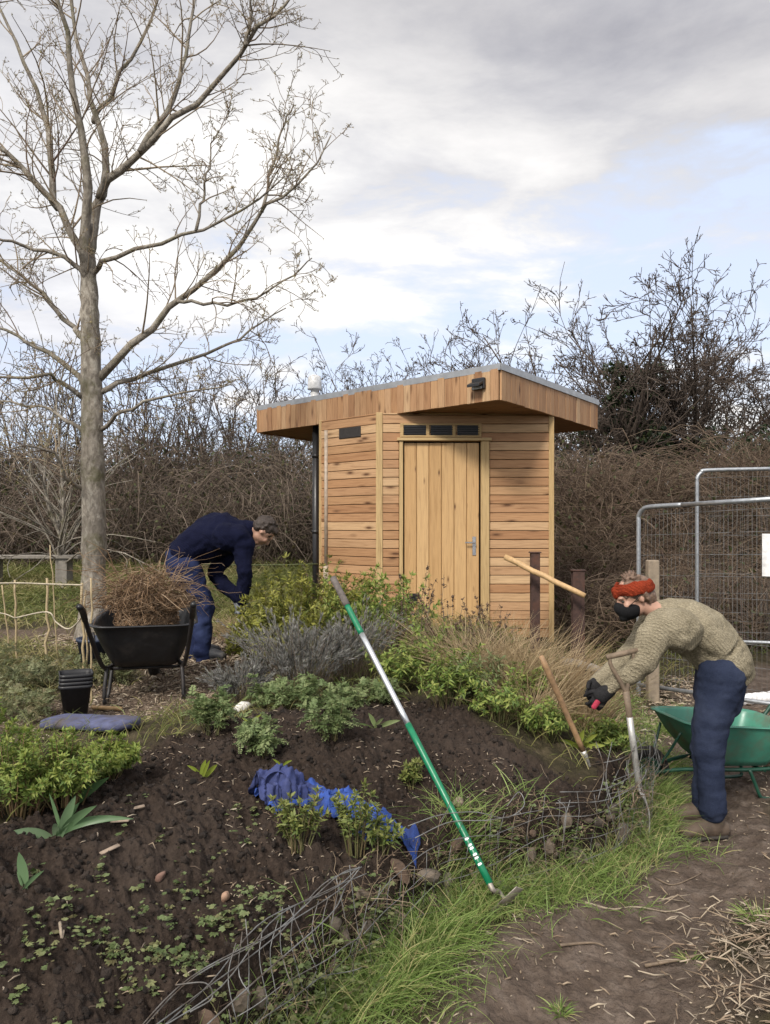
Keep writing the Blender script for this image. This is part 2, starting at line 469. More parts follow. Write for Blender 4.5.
SOILP = np.array([(-2.6, 0.3), (-1.75, 2.2), (-1.40, 2.75), (-1.30, 3.3), (-1.22, 3.75), (-.75, 4.3), (0.1, 4.75), (.45, 4.45), (.72, 4.0), (1.0, 3.9), (1.25, 4.3), (1.5, 4.75), (1.7, 4.2), (1.3, 3.6), (.6, 3.0), (0, 2.4), (-.6, 1.5), (-1.6, .3)])
def in_poly(poly, x, y):
    x = np.asarray(x, float); y = np.asarray(y, float); r = np.zeros(x.shape, bool); n = len(poly)
    for i in range(n):
        x0, y0 = poly[i]; x1, y1 = poly[(i + 1) % n]
        c = ((y0 > y) != (y1 > y)) & (x < (x1 - x0) * (y - y0) / (y1 - y0 + 1e-12) + x0)
        r ^= c
    return r
def poly_sd(poly, x, y):
    x = np.asarray(x, float); y = np.asarray(y, float); best = np.full(x.shape, 1e9); n = len(poly)
    for i in range(n):
        ax, ay = poly[i]; bx, by = poly[(i + 1) % n]; dx, dy = bx - ax, by - ay
        tt = np.clip(((x - ax) * dx + (y - ay) * dy) / (dx * dx + dy * dy), 0, 1)
        best = np.minimum(best, np.hypot(x - ax - tt * dx, y - ay - tt * dy))
    return np.where(in_poly(poly, x, y), best, -best)
PATHC = np.array([(-.9, .0), (.0, 1.5), (.55, 2.45), (1.15, 3.29), (1.62, 3.95), (1.9, 4.5), (2.35, 5.6), (3.2, 7.2), (5, 9)])
def line_d(line, x, y):
    x = np.asarray(x, float); y = np.asarray(y, float); best = np.full(x.shape, 1e9)
    for (ax, ay), (bx, by) in zip(line[:-1], line[1:]):
        dx, dy = bx - ax, by - ay
        tt = np.clip(((x - ax) * dx + (y - ay) * dy) / (dx * dx + dy * dy), 0, 1)
        best = np.minimum(best, np.hypot(x - ax - tt * dx, y - ay - tt * dy))
    return best
CHIPC = np.array([(-3.2, 3.6), (-2.0, 4.6), (-1.45, 5.3), (-1.35, 6.2), (-1.9, 7.5), (-3.6, 8.2)])

def H0(x, y):
    """large shape of the ground"""
    x = np.asarray(x, float); y = np.asarray(y, float)
    s = edge_sd(x, y)
    wid = 0.07 + 1.3 * sstep(4.6, 7.5, y)
    lo = 0.0 + 0.02 * vnoise(x * 1.3, y * 1.3)
    inn = 0.33 + 0.20 * sstep(0.08, 0.8, s) - 0.09 * sstep(1.5, 2.6, s)
    inn = inn + 0.03 * vnoise(x * 0.9 + 5, y * 0.9)
    z = lo + (inn - lo) * sstep(-wid * 0.5, wid, s)
    z = z + 0.06 * np.clip(y - 9.0, 0, 7)
    bank = 1.25 * sstep(14.8, 17.5, y + 0.5 * vnoise(x * .3, y * .3)) * (1 - sstep(20, 30, y))
    rb = 1.6 * sstep(10.6, 13.0, y + 0.4 * vnoise(x * .7, y * .5 + 3)) * sstep(1.7, 3.2, x) * (1 - sstep(18, 26, y))
    z = z + np.maximum(bank, rb)
    z = z - 0.07 * np.exp(-(line_d(PATHC, x, y) / 0.35) ** 2) * (s < 0) 
    z = z + 0.20 * np.exp(-(((x - 1.62) / .42) ** 2 + ((y - 2.6) / .5) ** 2) * 1.6)
    z = z + 0.55 * sstep(30, 120, y) - 0.3 * sstep(20, 60, y) * 0
    return z

def masks(x, y):
    nz = 0.10 * fbm(x * 3.1, y * 3.1, o=3)
    s = edge_sd(x, y)
    soil = sstep(-.06, .10, poly_sd(SOILP, x, y) + nz) * (s > -0.05)
    path = sstep(.52, .30, line_d(PATHC, x, y) + nz * 1.2) * (s < -.1)
    chip = sstep(.75, .35, line_d(CHIPC, x, y) + nz * 2.0) * (s > 0)
    return soil, path, chip

def Hf(x, y):
    z = H0(x, y)
    soil, path, chip = masks(x, y)
    near = 1 - sstep(7, 14, np.hypot(x, y))
    n1 = fbm(x * 7, y * 7, o=3); n2 = fbm(x * 24 + 5, y * 24, o=3); n3 = 1 - np.abs(fbm(x * 46, y * 46 + 9, o=2))
    z = z + near * soil * (0.038 * n1 + 0.019 * n2 + 0.014 * n3)
    z = z + near * path * (0.011 * n1 + 0.008 * n2 + .004 * n3)
    z = z + near * (1 - np.maximum(soil, path)) * (0.014 * n1 + 0.009 * n2)
    return z
def h1(x, y): return float(Hf(np.array([x]), np.array([y]))[0])

_dd = np.concatenate([np.arange(1.0, 9, 0.01), np.arange(9, 40, .05)])
def gp(u, v, lift=0.0):
    """where the sight line through a photo pixel meets the ground"""
    x = (u - CU) / F * _dd; z = CH - (v - CV) / F * _dd
    hit = np.where(z <= Hf(x, _dd) + lift)[0]
    i = hit[0] if len(hit) else len(_dd) - 1
    return np.array([x[i], _dd[i], float(Hf(x[i:i+1], _dd[i:i+1])[0])])
def on(u, d, dz=0.0):
    x = (u - CU) / F * d
    return np.array([x, d, h1(x, d) + dz])

# polar sheet: fine where the camera looks, coarse elsewhere, out to the horizon
ang = np.concatenate([np.linspace(-180, -48, 34)[:-1], np.linspace(-48, -32, 60)[:-1], np.linspace(-32, 32, 640), np.linspace(32, 48, 60)[1:], np.linspace(48, 180, 34)[1:-1]]) * PI / 180
rad = np.concatenate([[0.02, .3, .6, .9, 1.1], np.exp(np.linspace(math.log(1.25), math.log(9.0), 560)), np.exp(np.linspace(math.log(9.0), math.log(60), 150))[1:], np.exp(np.linspace(math.log(60), math.log(1500), 30))[1:]])
A, R = np.meshgrid(ang, rad, indexing='xy')
GX, GY = R * np.sin(A), R * np.cos(A)
GZ = Hf(GX.ravel(), GY.ravel())
ms, mp_, mc = masks(GX.ravel(), GY.ravel())
nr, na = GX.shape
ii = np.arange(nr - 1)[:, None] * na; jj = np.arange(na)[None, :]
j2 = (jj + 1) % na
quads = np.stack([ii + jj, ii + j2, ii + na + j2, ii + na + jj], -1).reshape(-1, 4)[:, ::-1]

gm, t = new_mat('earth and turf')
p = pos_n(t)
a_s, a_p, a_c = attr(t, 'soil'), attr(t, 'trod'), attr(t, 'chips')
n1 = noise(t, p, 9, 8, 0.65); n2 = noise(t, p, 55, 6, 0.6); n3 = noise(t, p, 2.2, 5, 0.55)
turf = ramp(t, n1, [(0.3, (.024, .020, .012)), (0.5, (.045, .038, .020)), (0.62, (.075, .060, .036)), (0.75, (.13, .105, .068))])
soilc = ramp(t, n2, [(0.28, (.011, .0075, .0055)), (0.5, (.026, .0175, .013)), (0.72, (.056, .040, .030))])
soilc = mixc(t, ramp(t, n3, [(0.4, (0,) * 3), (0.7, (.65,) * 3)]), soilc, (.062, .046, .036))
pathc = ramp(t, n1, [(0.3, (.062, .045, .034)), (0.5, (.105, .079, .062)), (0.7, (.17, .135, .11))])
pathc = mixc(t, ramp(t, n2, [(0.55, (0,) * 3), (0.72, (.6,) * 3)]), pathc, (.045, .032, .025))
chipc = ramp(t, n2, [(0.3, (.045, .031, .022)), (0.5, (.11, .080, .058)), (0.68, (.23, .18, .135))])
c = mixc(t, a_c, turf, chipc); c = mixc(t, a_p, c, pathc); c = mixc(t, a_s, c, soilc)
hb = math_n(t, 'ADD', math_n(t, 'MULTIPLY', n1, 0.5), n2)
finish(t, c, 0.92, hb, 0.85, 0.020, 0, 0, 0.2)

fm = np.stack([ms[quads].mean(1), mp_[quads].mean(1), mc[quads].mean(1)], -1)
own = np.where(fm[:, 0] > .5, 1, np.where(fm[:, 1] > .5, 2, 0))
for k, nm in ((0, 'ground'), (1, 'soil'), (2, 'path')):
    q = quads[own == k]; ids, inv = np.unique(q, return_inverse=True); inv = inv.reshape(-1, 4)
    mb = MB(); mb.add(np.stack([GX.ravel()[ids], GY.ravel()[ids], GZ[ids]], -1), [inv])
    o = mb.build(nm, gm); tag(o, kind='structure')
    for an, arr in (('soil', ms), ('trod', mp_), ('chips', mc)):
        aa = o.data.attributes.new(an, 'FLOAT', 'POINT'); aa.data.foreach_set('value', arr[ids].astype(np.float32))
# ================================================================== garden cabin
LARCH = [(.32, .170, .082), (.43, .255, .13), (.38, .205, .10), (.48, .30, .165), (.35, .185, .09), (.56, .385, .22), (.41, .235, .115)]
M_board = wood_mat('larch boards', LARCH, 0.62, True)
M_fascia = wood_mat('larch fascia boards', [(.30, .16, .08), (.41, .24, .125), (.34, .185, .09), (.51, .345, .20), (.37, .205, .105), (.45, .275, .145)], 0.6, True, 1.1)
M_door = wood_mat('pine door boards', [(.50, .315, .145), (.55, .36, .175), (.47, .29, .13)], 0.5, True, .75, None, .55)
M_trim = wood_mat('pale larch battens', [(.44, .30, .14), (.50, .36, .18)], 0.6, False)
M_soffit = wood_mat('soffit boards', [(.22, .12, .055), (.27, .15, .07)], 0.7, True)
M_dark = plain_mat('black backing', (.012, .010, .009), 0.8)
M_flash = plain_mat('grey roof edge strip', (.36, .37, .38), 0.42, 0.6, 12, .15, .08)
M_felt = plain_mat('grey roof felt', (.10, .10, .105), 0.9)
M_black = plain_mat('black plastic', (.012, .012, .013), 0.38, 0, 30, .2, .05)
M_chrome = plain_mat('brushed steel', (.55, .55, .56), 0.3, 1.0, 30, .1, .05)
M_beige = plain_mat('beige plastic pipe', (.36, .29, .22), 0.5)
M_panel = plain_mat('dark solar glass', (.010, .012, .02), 0.12, 0, 10, .1, 0)

S_G = 0.42
wl = np.array([-.07, 8.1]); wr = np.array([1.757, 8.1]); wll = np.array([-.72, 8.72])
wrb = np.array([1.80, 9.25]); wb = np.array([.75, 10.25]); wlb = np.array([-.78, 10.0])
ZS = 2.78
shed = thing('garden_cabin', (.6, 9.0, S_G), 'small new timber cabin with wide overhanging flat roof and boarded pine door', 'shed')
rng = np.random.default_rng(11)
core = MB()
poly = [wl, wr, wrb, wb, wlb, wll]
cen = np.mean(poly, 0)
inner = [cen + (q - cen) * 0.965 for q in poly]
v = [(*q, S_G - .1) for q in inner] + [(*q, ZS - .02) for q in inner]
n = len(inner)
core.add(v, [tuple(range(n))[::-1], tuple(range(n, 2 * n))] + [(i, (i + 1) % n, n + (i + 1) % n, n + i) for i in range(n)])
wall = MB()
def board_rows(a, b, z0, z1, step, segs, thick=.022, rnd_lo=0):
    a = np.asarray(a); b = np.asarray(b); d = b - a; L = np.linalg.norm(d); d = d / L
    nrm = np.array([d[1], -d[0]])          # outward when walking left to right seen from the camera
    z = z0; k = 0
    while z < z1 - .01:
        h = min(step, z1 - z)
        for (s0, s1, zlo, zhi) in segs:
            if z + h / 2 < zlo or z + h / 2 > zhi: continue
            cuts = [s0, s1]
            if s1 - s0 > .9 and rng.random() < .45: cuts = [s0, s0 + (s1 - s0) * rng.uniform(.25, .75), s1]
            for c0, c1 in zip(cuts[:-1], cuts[1:]):
                j = rng.uniform(-.0015, .0025)
                o = np.array([*(a + d * (c0 + .001)), z])
                o[:2] += nrm * j
                obox(wall, o, np.array([*(d * (c1 - c0 - .002)), 0]), np.array([*(nrm * (thick + rng.uniform(-.001, .002))), 0]), np.array([0, 0, h - .0055]), rng.uniform(0, 1), .004, rng.uniform(0, 50))
        z += step; k += 1
# front face: opening for the door
def Xf(u): return (u - CU) / F * 8.1 - wl[0]
dx0, dx1 = Xf(399), Xf(489)
board_rows(wl, wr, S_G, ZS, .0935, [(0.0, dx0, 0, 2.49), (dx1, 1.827, 0, 2.49), (0, 1.827, 2.49, 9)])
Ls = np.linalg.norm(wl - wll)
board_rows(wll, wl, S_G, ZS, .0935, [(0, Ls, 0, 9)])
board_rows(wr, wrb, S_G, ZS, .0935, [(0, np.linalg.norm(wrb - wr), 0, 9)])
board_rows(wrb, wb, S_G, ZS, .0935, [(0, np.linalg.norm(wb - wrb), 0, 9)])
board_rows(wb, wlb, S_G, ZS, .0935, [(0, np.linalg.norm(wlb - wb), 0, 9)])
board_rows(wlb, wll, S_G, ZS, .0935, [(0, np.linalg.norm(wll - wlb), 0, 9)])
wallo = wall.build('wall', M_board, shed, smooth=False, wc=True)
core.build('wall_lining', M_dark, wallo, smooth=False)
# corner battens
for c_, wdt in ((wl, .07), (wr, .055), (wll, .05)):
    m = MB()
    x0 = c_[0] - wdt / 2 + (.01 if c_ is wl else (-.012 if c_ is wr else 0)); y0 = c_[1] - .034
    abox(m, x0, x0 + wdt, y0, y0 + .05, S_G - .05, ZS, rng.uniform(.2, .9), .004, 'z', rng.uniform(0, 9))
    m.build('corner_batten', M_trim, wallo, smooth=False, wc=True)

# door
door = MB()
DX0, DX1 = wl[0] + Xf(404), wl[0] + Xf(479)
zt = CH + (CV - 443) / F * 8.1; zb = S_G + .04
nb = 6
for i in range(nb):
    a = DX0 + (DX1 - DX0) * i / nb; b = DX0 + (DX1 - DX0) * (i + 1) / nb
    abox(door, a + .0025, b - .0025, 8.085, 8.105, zb, zt, rng.uniform(0, 1), .005, 'z', rng.uniform(0, 40))
abox(door, DX0, DX1, 8.101, 8.125, zb, zt, .3, 0, 'z', 3)
dro = door.build('door', M_door, shed, smooth=False, wc=True)
m = MB(); zh = CH - (546 - CV) / F * 8.1; xh = wl[0] + Xf(474)
abox(m, xh - .019, xh + .019, 8.078, 8.0848, zh - .10, zh + .10, .5, .004)
abox(m, xh - .008, xh + .008, 8.045, 8.0775, zh + .03, zh + .046, .5, .003)
abox(m, xh - .10, xh + .006, 8.033, 8.0448, zh + .028, zh + .046, .5, .004)
lathe(m, [(.009, 0), (.009, .006)], 12, (xh, 8.0775, zh - .045), axis='y')
m.build('door_handle', M_chrome, dro, smooth=False)
m = MB(); xv = DX0 + .03; zv = CH - (598 - CV) / F * 8.1
abox(m, xv - .0, xv + .11, 8.070, 8.0835, zv - .06, zv + .05, .5, .006)
for k in range(3): abox(m, xv + .012, xv + .098, 8.062, 8.0695, zv - .045 + k * .03, zv - .030 + k * .03, .5, .002)
m.build('door_vent', M_black, dro, smooth=False)
# frame of the door
fr = MB()
abox(fr, wl[0] + dx0 + .002, wl[0] + dx0 + .042, 8.048, 8.11, S_G, zt + .015, .7, .004, 'z', 1)
abox(fr, wl[0] + dx1 - .090, wl[0] + dx1 - .002, 8.048, 8.11, S_G, zt + .015, .5, .004, 'z', 2)
abox(fr, wl[0] + dx0 - .02, wl[0] + dx1 + .02, 8.030, 8.11, zt + .018, zt + .05, .9, .004, 'x', 5)
abox(fr, DX0 - .01, DX1 + .06, 8.06, 8.16, S_G + .0, S_G + .035, .2, .004, 'x', 5)
fr.build('door_frame', M_trim, shed, smooth=False, wc=True)
# louvre panel above door
z0, z1 = CH + (CV - 437.5) / F * 8.1, CH + (CV - 424) / F * 8.1
vx0, vx1 = wl[0] + Xf(400), wl[0] + Xf(481)
vp = MB()
obox(vp, (vx0, 8.052, z0), (vx1 - vx0, 0, 0), (0, .0245, 0), (0, 0, .018), .55, .003, 3)
obox(vp, (vx0, 8.052, z1 - .018), (vx1 - vx0, 0, 0), (0, .0245, 0), (0, 0, .018), .55, .003, 4)
wv = (vx1 - vx0)
for k in range(4):
    xx = vx0 + [0, .34, .66, 1][k] * wv - [0, .018, .018, .036][k]
    obox(vp, (xx, 8.0535, z0 + .018), (.036, 0, 0), (0, .023, 0), (0, 0, z1 - z0 - .036), .5, .003, k)
vpo = vp.build('vent_panel', M_trim, shed, smooth=False, wc=True)
for k in range(3):
    g_ = MB(); xa = vx0 + wv * (.02 + .327 * k) + .025; xb = xa + wv * .27
    abox(g_, xa, xb, 8.058, 8.072, z0 + .02, z1 - .02)
    for q in range(4): obox(g_, (xa, 8.050, z0 + .026 + q * .024), (xb - xa, 0, 0), (0, .012, .010), (0, -.001, .004))
    g_.build('vent_grille', M_black, vpo, smooth=False)

# roof
RC = np.array([1.07, 7.2, ZS]); RL = np.array([-1.61, 9.77, ZS]); RR = np.array([2.45, 8.95, ZS - .055])
RB = RL + RR - RC
FH = .285
soff = MB()
q = [RC, RR, RB, RL]; cq = np.mean(q, 0)
qi = [cq + (x - cq) * .992 for x in q]
# soffit planks run parallel to the left eave
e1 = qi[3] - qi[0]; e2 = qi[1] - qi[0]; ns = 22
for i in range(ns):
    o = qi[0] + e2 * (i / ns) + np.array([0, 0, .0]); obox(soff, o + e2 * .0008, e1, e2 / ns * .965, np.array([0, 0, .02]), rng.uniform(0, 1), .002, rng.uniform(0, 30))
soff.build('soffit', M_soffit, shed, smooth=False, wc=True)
fa = MB()
def fascia(a, b):
    d = b - a; L = np.linalg.norm(d); d = d / L; nn = unit(np.array([d[1], -d[0], 0])); s = 0
    if np.dot(nn, a - cq) < 0: nn = -nn
    while s < L - .005:
        wd = min(.092, L - s); j = rng.uniform(-.002, .003)
        o = a + d * (s + .001) + nn * j + np.array([0, 0, -.012 + rng.uniform(-.002, .002)])
        obox(fa, o, np.array([0, 0, FH + .012]), d * (wd - .003), nn * .022, rng.uniform(0, 1), .003, rng.uniform(0, 50)); s += .092
for a, b in ((RC, RL), (RC, RR), (RR, RB), (RL, RB)): fascia(a, b)
fa.build('fascia', M_fascia, shed, smooth=False, wc=True)
rf = MB()
up = np.array([0, 0, FH + .003])
pr = [cq + (x - cq) * 1.014 + up for x in (RC, RR, RB, RL)]
rf.add(pr + [x + np.array([0, 0, .03]) for x in pr], BOXF)
rfo = rf.build('roof', M_felt, shed, smooth=False)
ed = MB()
for a, b in zip(pr, pr[1:] + pr[:1]):
    d = unit(b - a); nn = unit(np.array([d[1], -d[0], 0])); nn = nn if np.dot(nn, a - cq) > 0 else -nn
    obox(ed, a - np.array([0, 0, .022]) + nn * .002, b - a, nn * .006, np.array([0, 0, .062]))
    obox(ed, a + np.array([0, 0, .034]) + nn * .001, b - a, -nn * .05, np.array([0, 0, .006]))
ed.build('roof_edge', M_flash, rfo, smooth=False)
# beams under the soffit (rafter ends) and downpipe, pipe, box
m = MB(); xp = (316 - CU) / F * 9.15
tube1(m, [(xp, 9.15, ZS - .01), (xp, 9.15, 1.2), (xp, 9.15, S_G - .05)], .042, 12)
for zq in (2.4, 1.5): tube1(m, [(xp, 9.15, zq), (xp, 9.15, zq + .04)], .050, 12)
m.build('downpipe', M_black, shed)
m = MB(); xp = (326.5 - CU) / F * 8.66
tube1(m, [(xp, 8.62, ZS - .12), (xp, 8.62, 1.15)], .022, 10); tube1(m, [(xp, 8.62, 1.15), (xp, 8.62, .95), (xp + .01, 8.60, S_G - .05)], .034, 10)
m.build('waste_pipe', M_beige, shed)
m = MB(); d2 = unit(np.array([*(wl - wll), 0])); n2_ = np.array([d2[1], -d2[0], 0])
o = np.array([*(wll + (wl - wll) * .36), ZS - .235]) + n2_ * .022
obox(m, o, d2 * .34, n2_ * .012, np.array([0, 0, .115]), .5, .008)
m.build('wall_box', plain_mat('dull vent box', (.022, .018, .016), .7), shed, smooth=False)
# lamp at the fascia corner
dL = unit(RL - RC); nL = unit(np.array([dL[1], -dL[0], 0])); nL = nL if np.dot(nL, RC - cq) > 0 else -nL
lp = RC + dL * .21 + np.array([0, 0, .16])
lamp = MB()
obox(lamp, lp - dL * .075 + nL * .026 - np.array([0, 0, .055]), dL * .15, nL * .035, np.array([0, 0, .11]), .5, .008)
obox(lamp, lp - dL * .07 + nL * .061 + np.array([0, 0, -.005]), dL * .14, nL * .075 - np.array([0, 0, .035]), np.array([0, 0, .028]), .5, .004)
lo = lamp.build('wall_lamp', M_black, shed, smooth=False)
m = MB(); obox(m, lp - dL * .055 + nL * .0635 + np.array([0, 0, -.052]), dL * .11, nL * .004, np.array([0, 0, .026]), .5, .001)
m.build('lens', plain_mat('lamp lens', (.5, .5, .48), .2), lo, smooth=False)
# vent cowl on the roof
dv = 9.62; xv = (314.5 - CU) / F * dv; zv = ZS + FH + .03; m = MB(); tube1(m, [(xv, dv, zv - .02), (xv, dv, zv + .16)], .05, 16); zv += .13
lathe(m, [(.045, 0), (.045, .06), (.085, .065), (.09, .075), (.085, .10), (.088, .12), (.085, .20), (.07, .235), (.03, .25)], 20, (xv, dv, zv))
m.build('roof_vent', plain_mat('pale vent cowl', (.66, .66, .65), .35, .2), shed)
# ================================================================== trees and hedges
M_bark = None
def bark_mat(name, cols, scale=14, moss=None, bstr=.6):
    m, t = new_mat(name); p = pos_n(t)
    mp = t.n('ShaderNodeMapping'); mp.inputs['Scale'].default_value = (1, 1, .5); t.l(p, mp.inputs[0])
    nz = noise(t, mp.outputs[0], scale, 7, .62, .6)
    c = ramp(t, nz, [(.25 + .5 * i / max(len(cols) - 1, 1), q) for i, q in enumerate(cols)])
    c = mixc(t, ramp(t, noise(t, p, 2.6, 7, .7), [(.42, (.45,) * 3), (.6, (0,) * 3)]), c, cols[0])
    if moss: c = mixc(t, ramp(t, noise(t, p, 5, 6, .6), [(.5, (0,) * 3), (.68, (.75,) * 3)]), c, moss)
    finish(t, c, .85, nz, bstr, .035, 0, 0, .2); return m
M_bark = bark_mat('grey bark', [(.085, .073, .060), (.26, .23, .19), (.48, .45, .385)], 21, (.10, .095, .045))
M_twig = var_mat('young twigs', [(.13, .095, .066), (.22, .17, .115), (.30, .24, .165), (.15, .10, .075)], .8)
M_bud = var_mat('opening buds', [(.22, .15, .08), (.29, .23, .11), (.22, .22, .10), (.34, .26, .16)], .7, .25)
M_twigd = var_mat('dark hedge twigs', [(.040, .030, .024), (.070, .052, .040), (.105, .08, .062), (.055, .040, .034)], .9)
M_bramble = var_mat('bramble stems', [(.055, .036, .024), (.10, .068, .045), (.15, .105, .07), (.20, .15, .105), (.075, .045, .035)], .85)
M_hleaf = var_mat('dull bramble leaves', [(.024, .034, .011), (.045, .056, .018), (.075, .078, .026), (.085, .058, .030)], .7, .2)
M_ivy = var_mat('ivy leaves', [(.012, .022, .008), (.022, .036, .012), (.040, .055, .018)], .45, .15)

def rot_about(v, k, a):
    return v * math.cos(a) + np.cross(k, v) * math.sin(a) + k * np.dot(k, v) * (1 - math.cos(a))

class Tree:
    """collects branches as 6-point curves, thick ones and fine ones apart"""
    def __init__(s, seed): s.rng = np.random.default_rng(seed); s.limbs = []; s.fine = []; s.tips = []
    def sub(s, pts, r, length, levels, n, ang=(35, 65), up=.35, tstart=.2, shrink=.5, rmin=.003, flat=0.0, jit=.12):
        rng = s.rng; pts = np.asarray(pts, float); M = len(pts)
        ts = np.sort(rng.uniform(tstart, 1.0, n))
        for q in ts:
            f = q * (M - 1); i = min(int(f), M - 2); fr = f - i
            p = pts[i] * (1 - fr) + pts[i + 1] * fr; d = unit(pts[i + 1] - pts[i])
            rr = (r[i] * (1 - fr) + r[i + 1] * fr)
            k = unit(np.cross(d, rng.normal(size=3)))
            nd = rot_about(d, k, math.radians(rng.uniform(*ang)))
            nd[1] *= (1 - flat); nd = unit(nd)
            L = length * rng.uniform(.45, 1.15) * (1 - .35 * q)
            s.branch(p, nd, L, min(rr * .55, L * .0085 + rmin * .75), levels, up, shrink, rmin, flat, jit, ang)
    def branch(s, p, d, L, r0, levels, up, shrink, rmin, flat, jit, ang):
        rng = s.rng; M = 6; pts = [p]; dd = d.copy(); st = L / (M - 1); cv = rng.normal(size=3) * jit * 1.5
        for i in range(M - 1):
            dd = unit(dd + np.array([0, 0, up * .32]) + cv + rng.normal(size=3) * jit * .5)
            pts.append(pts[-1] + dd * st)
        pts = np.array(pts); rr = np.linspace(max(r0, rmin), max(rmin * .75, r0 * .3), M)
        s.fine.append((pts, rr)); s.tips.append((pts[-1], dd))
        if levels > 0:
            n = rng.integers(3, 7) if levels > 1 else rng.integers(1, 4)
            s.sub(pts, rr, L * shrink, levels - 1, n, ang, up, .22, shrink, rmin, flat, jit)
    def build_fine(s, name, mat, parent, k=3):
        mb = MB(); P_ = np.array([q[0] for q in s.fine]); R_ = np.array([q[1] for q in s.fine])
        big = R_[:, 0] > .006
        for sel, kk in ((big, 4), (~big, 3)):
            if sel.any(): tubes(mb, P_[sel], R_[sel], kk, s.rng.uniform(0, 1, sel.sum()), cap=False)
        return mb.build(name, mat, parent)

# ---- the big bare tree on the left, limbs traced where they stand
TD = 8.0
def limb_px(px, dy0=0.0, dy1=0.0, n=14):
    n0 = len(px); out = []
    for i, (u, v) in enumerate(px):
        d = TD + dy0 + (dy1 - dy0) * i / (n0 - 1); out.append(P(u, v, d))
    return spline(out, n)
tr = Tree(5)
base = on(93, TD)
root = thing('bare_tree', base, 'tall grey-barked tree with bare limbs and opening buds, by the wheelbarrow of cuttings', 'tree')
limbs = MB()
def add_limb(px, r0, r1, dy0, dy1, sub=None, k=7, n=14):
    pts = limb_px(px, dy0, dy1, n); s = TD / F
    pts[1:-1] += tr.rng.normal(size=(n - 2, 3)) * np.array([.012, .03, .012])
    rr = np.linspace(r0 * s, r1 * s * .8, n) * np.linspace(1, .85, n)
    tube1(limbs, pts, rr, k, .5)
    if sub: tr.sub(pts, rr, **sub)
    return pts, rr
trunk_px = [(93, 648), (93, 600), (94, 560), (93, 480), (92, 400), (90, 330), (89, 290), (88, 255), (93, 225)]
tp = limb_px(trunk_px, 0, 0, 34); trr = np.interp(np.linspace(0, 1, 34), [0, .08, .25, .58, .78, .9, 1], np.array([20, 14.2, 11.8, 9.8, 7.7, 7.0, 4.6]) * TD / F)
# knots and swellings
V0 = len(limbs.v); tube1(limbs, tp, trr * (1 + .07 * tr.rng.uniform(-1, 1, 34)), 14, .5)
q_ = limbs.v[-1]; q_ += unit(q_ - np.repeat(tp, 14, 0)) * (0.012 * fbm(q_[:, 0] * 9, q_[:, 2] * 5, q_[:, 1] * 9)[:, None])
S1 = dict(length=1.15, levels=2, n=20, ang=(28, 62), up=.22, tstart=.12, shrink=.55, rmin=.0032, flat=.1, jit=.10)
S2 = dict(length=.95, levels=2, n=19, ang=(28, 65), up=.18, tstart=.15, shrink=.55, rmin=.0032, flat=.1, jit=.10)
S3 = dict(length=.70, levels=2, n=14, ang=(28, 65), up=.15, tstart=.08, shrink=.55, rmin=.0032, flat=.05, jit=.10)
add_limb([(88, 282), (87, 258), (84, 215), (90, 180), (82, 135), (72, 85), (66, 40), (57, 0), (48, -70), (44, -150)], 6.0, 1.5, 0, -.5, S1)
add_limb([(88, 282), (89, 255), (96, 205), (104, 185), (107, 150), (97, 118), (88, 85), (74, 35), (70, -40), (80, -120)], 6.0, 1.4, 0, .6, S1)
add_limb([(100, 198), (106, 183), (130, 160), (165, 130), (205, 90), (245, 45), (275, 15), (298, -14)], 4.8, 1.6, .15, -.5, S1)
add_limb([(140, 152), (168, 108), (184, 62), (193, 8), (196, -60)], 3.3, 1.3, -.1, .4, S1)
add_limb([(94, 122), (98, 112), (122, 72), (148, 28), (160, -12), (178, -70)], 2.8, 1.2, .4, .9, S2)
add_limb([(246, 44), (250, 18), (254, -22)], 2.4, 1.0, -.4, -.6, S3)
add_limb([(88, 272), (80, 246), (55, 203), (22, 167), (0, 148), (-40, 118), (-90, 80)], 4.6, 1.5, 0, -.4, S1)
add_limb([(58, 208), (51, 190), (48, 140), (39, 100), (20, 50), (2, 10), (-10, -50)], 4.0, 1.3, -.1, .5, S1)
add_limb([(89, 282), (97, 268), (112, 258), (150, 248), (192, 233), (228, 219), (262, 199), (285, 176)], 3.0, .9, 0, -.6, S3)
add_limb([(196, 231), (206, 180), (218, 130)], 1.7, .7, -.35, -.3, S3)
add_limb([(100, 378), (124, 353), (150, 329), (177, 300), (212, 275), (243, 243), (262, 212), (284, 194), (309, 177), (331, 135)], 4.3, .9, 0, -.5, dict(S2, n=22))
add_limb([(262, 212), (272, 165), (284, 125), (296, 105)], 1.7, .7, -.4, -.1, S3)
add_limb([(176, 301), (205, 302), (250, 300), (290, 275), (312, 258)], 1.9, .7, -.2, -.7, S3)
add_limb([(101, 392), (120, 382), (154, 371), (199, 357), (238, 342), (258, 326), (286, 308)], 3.1, .8, 0, .6, S3)
add_limb([(92, 398), (83, 383), (55, 358), (28, 343), (0, 329), (-40, 322)], 3.7, 1.3, 0, .4, S3)
add_limb([(89, 282), (75, 266), (54, 253), (22, 246), (0, 241), (-40, 226)], 3.0, 1.2, 0, -.3, S3)
add_limb([(90, 345), (80, 334), (73, 325), (46, 297), (22, 278), (0, 260), (-45, 225)], 3.6, 1.3, 0, .7, S2)
add_limb([(83, 398), (64, 384), (44, 374), (0, 377), (-40, 370)], 2.7, 1.1, 0, -.8, S3)
add_limb([(82, 432), (66, 420), (44, 408), (0, 402), (-40, 410)], 2.3, 1.0, 0, .5, S3)
add_limb([(101, 430), (120, 415), (146, 402), (194, 392), (232, 384)], 2.4, .8, 0, -1.1, S3)
add_limb([(84, 490), (66, 476), (55, 455), (30, 445), (0, 452)], 2.2, .8, 0, -1.0, dict(S3, n=12))
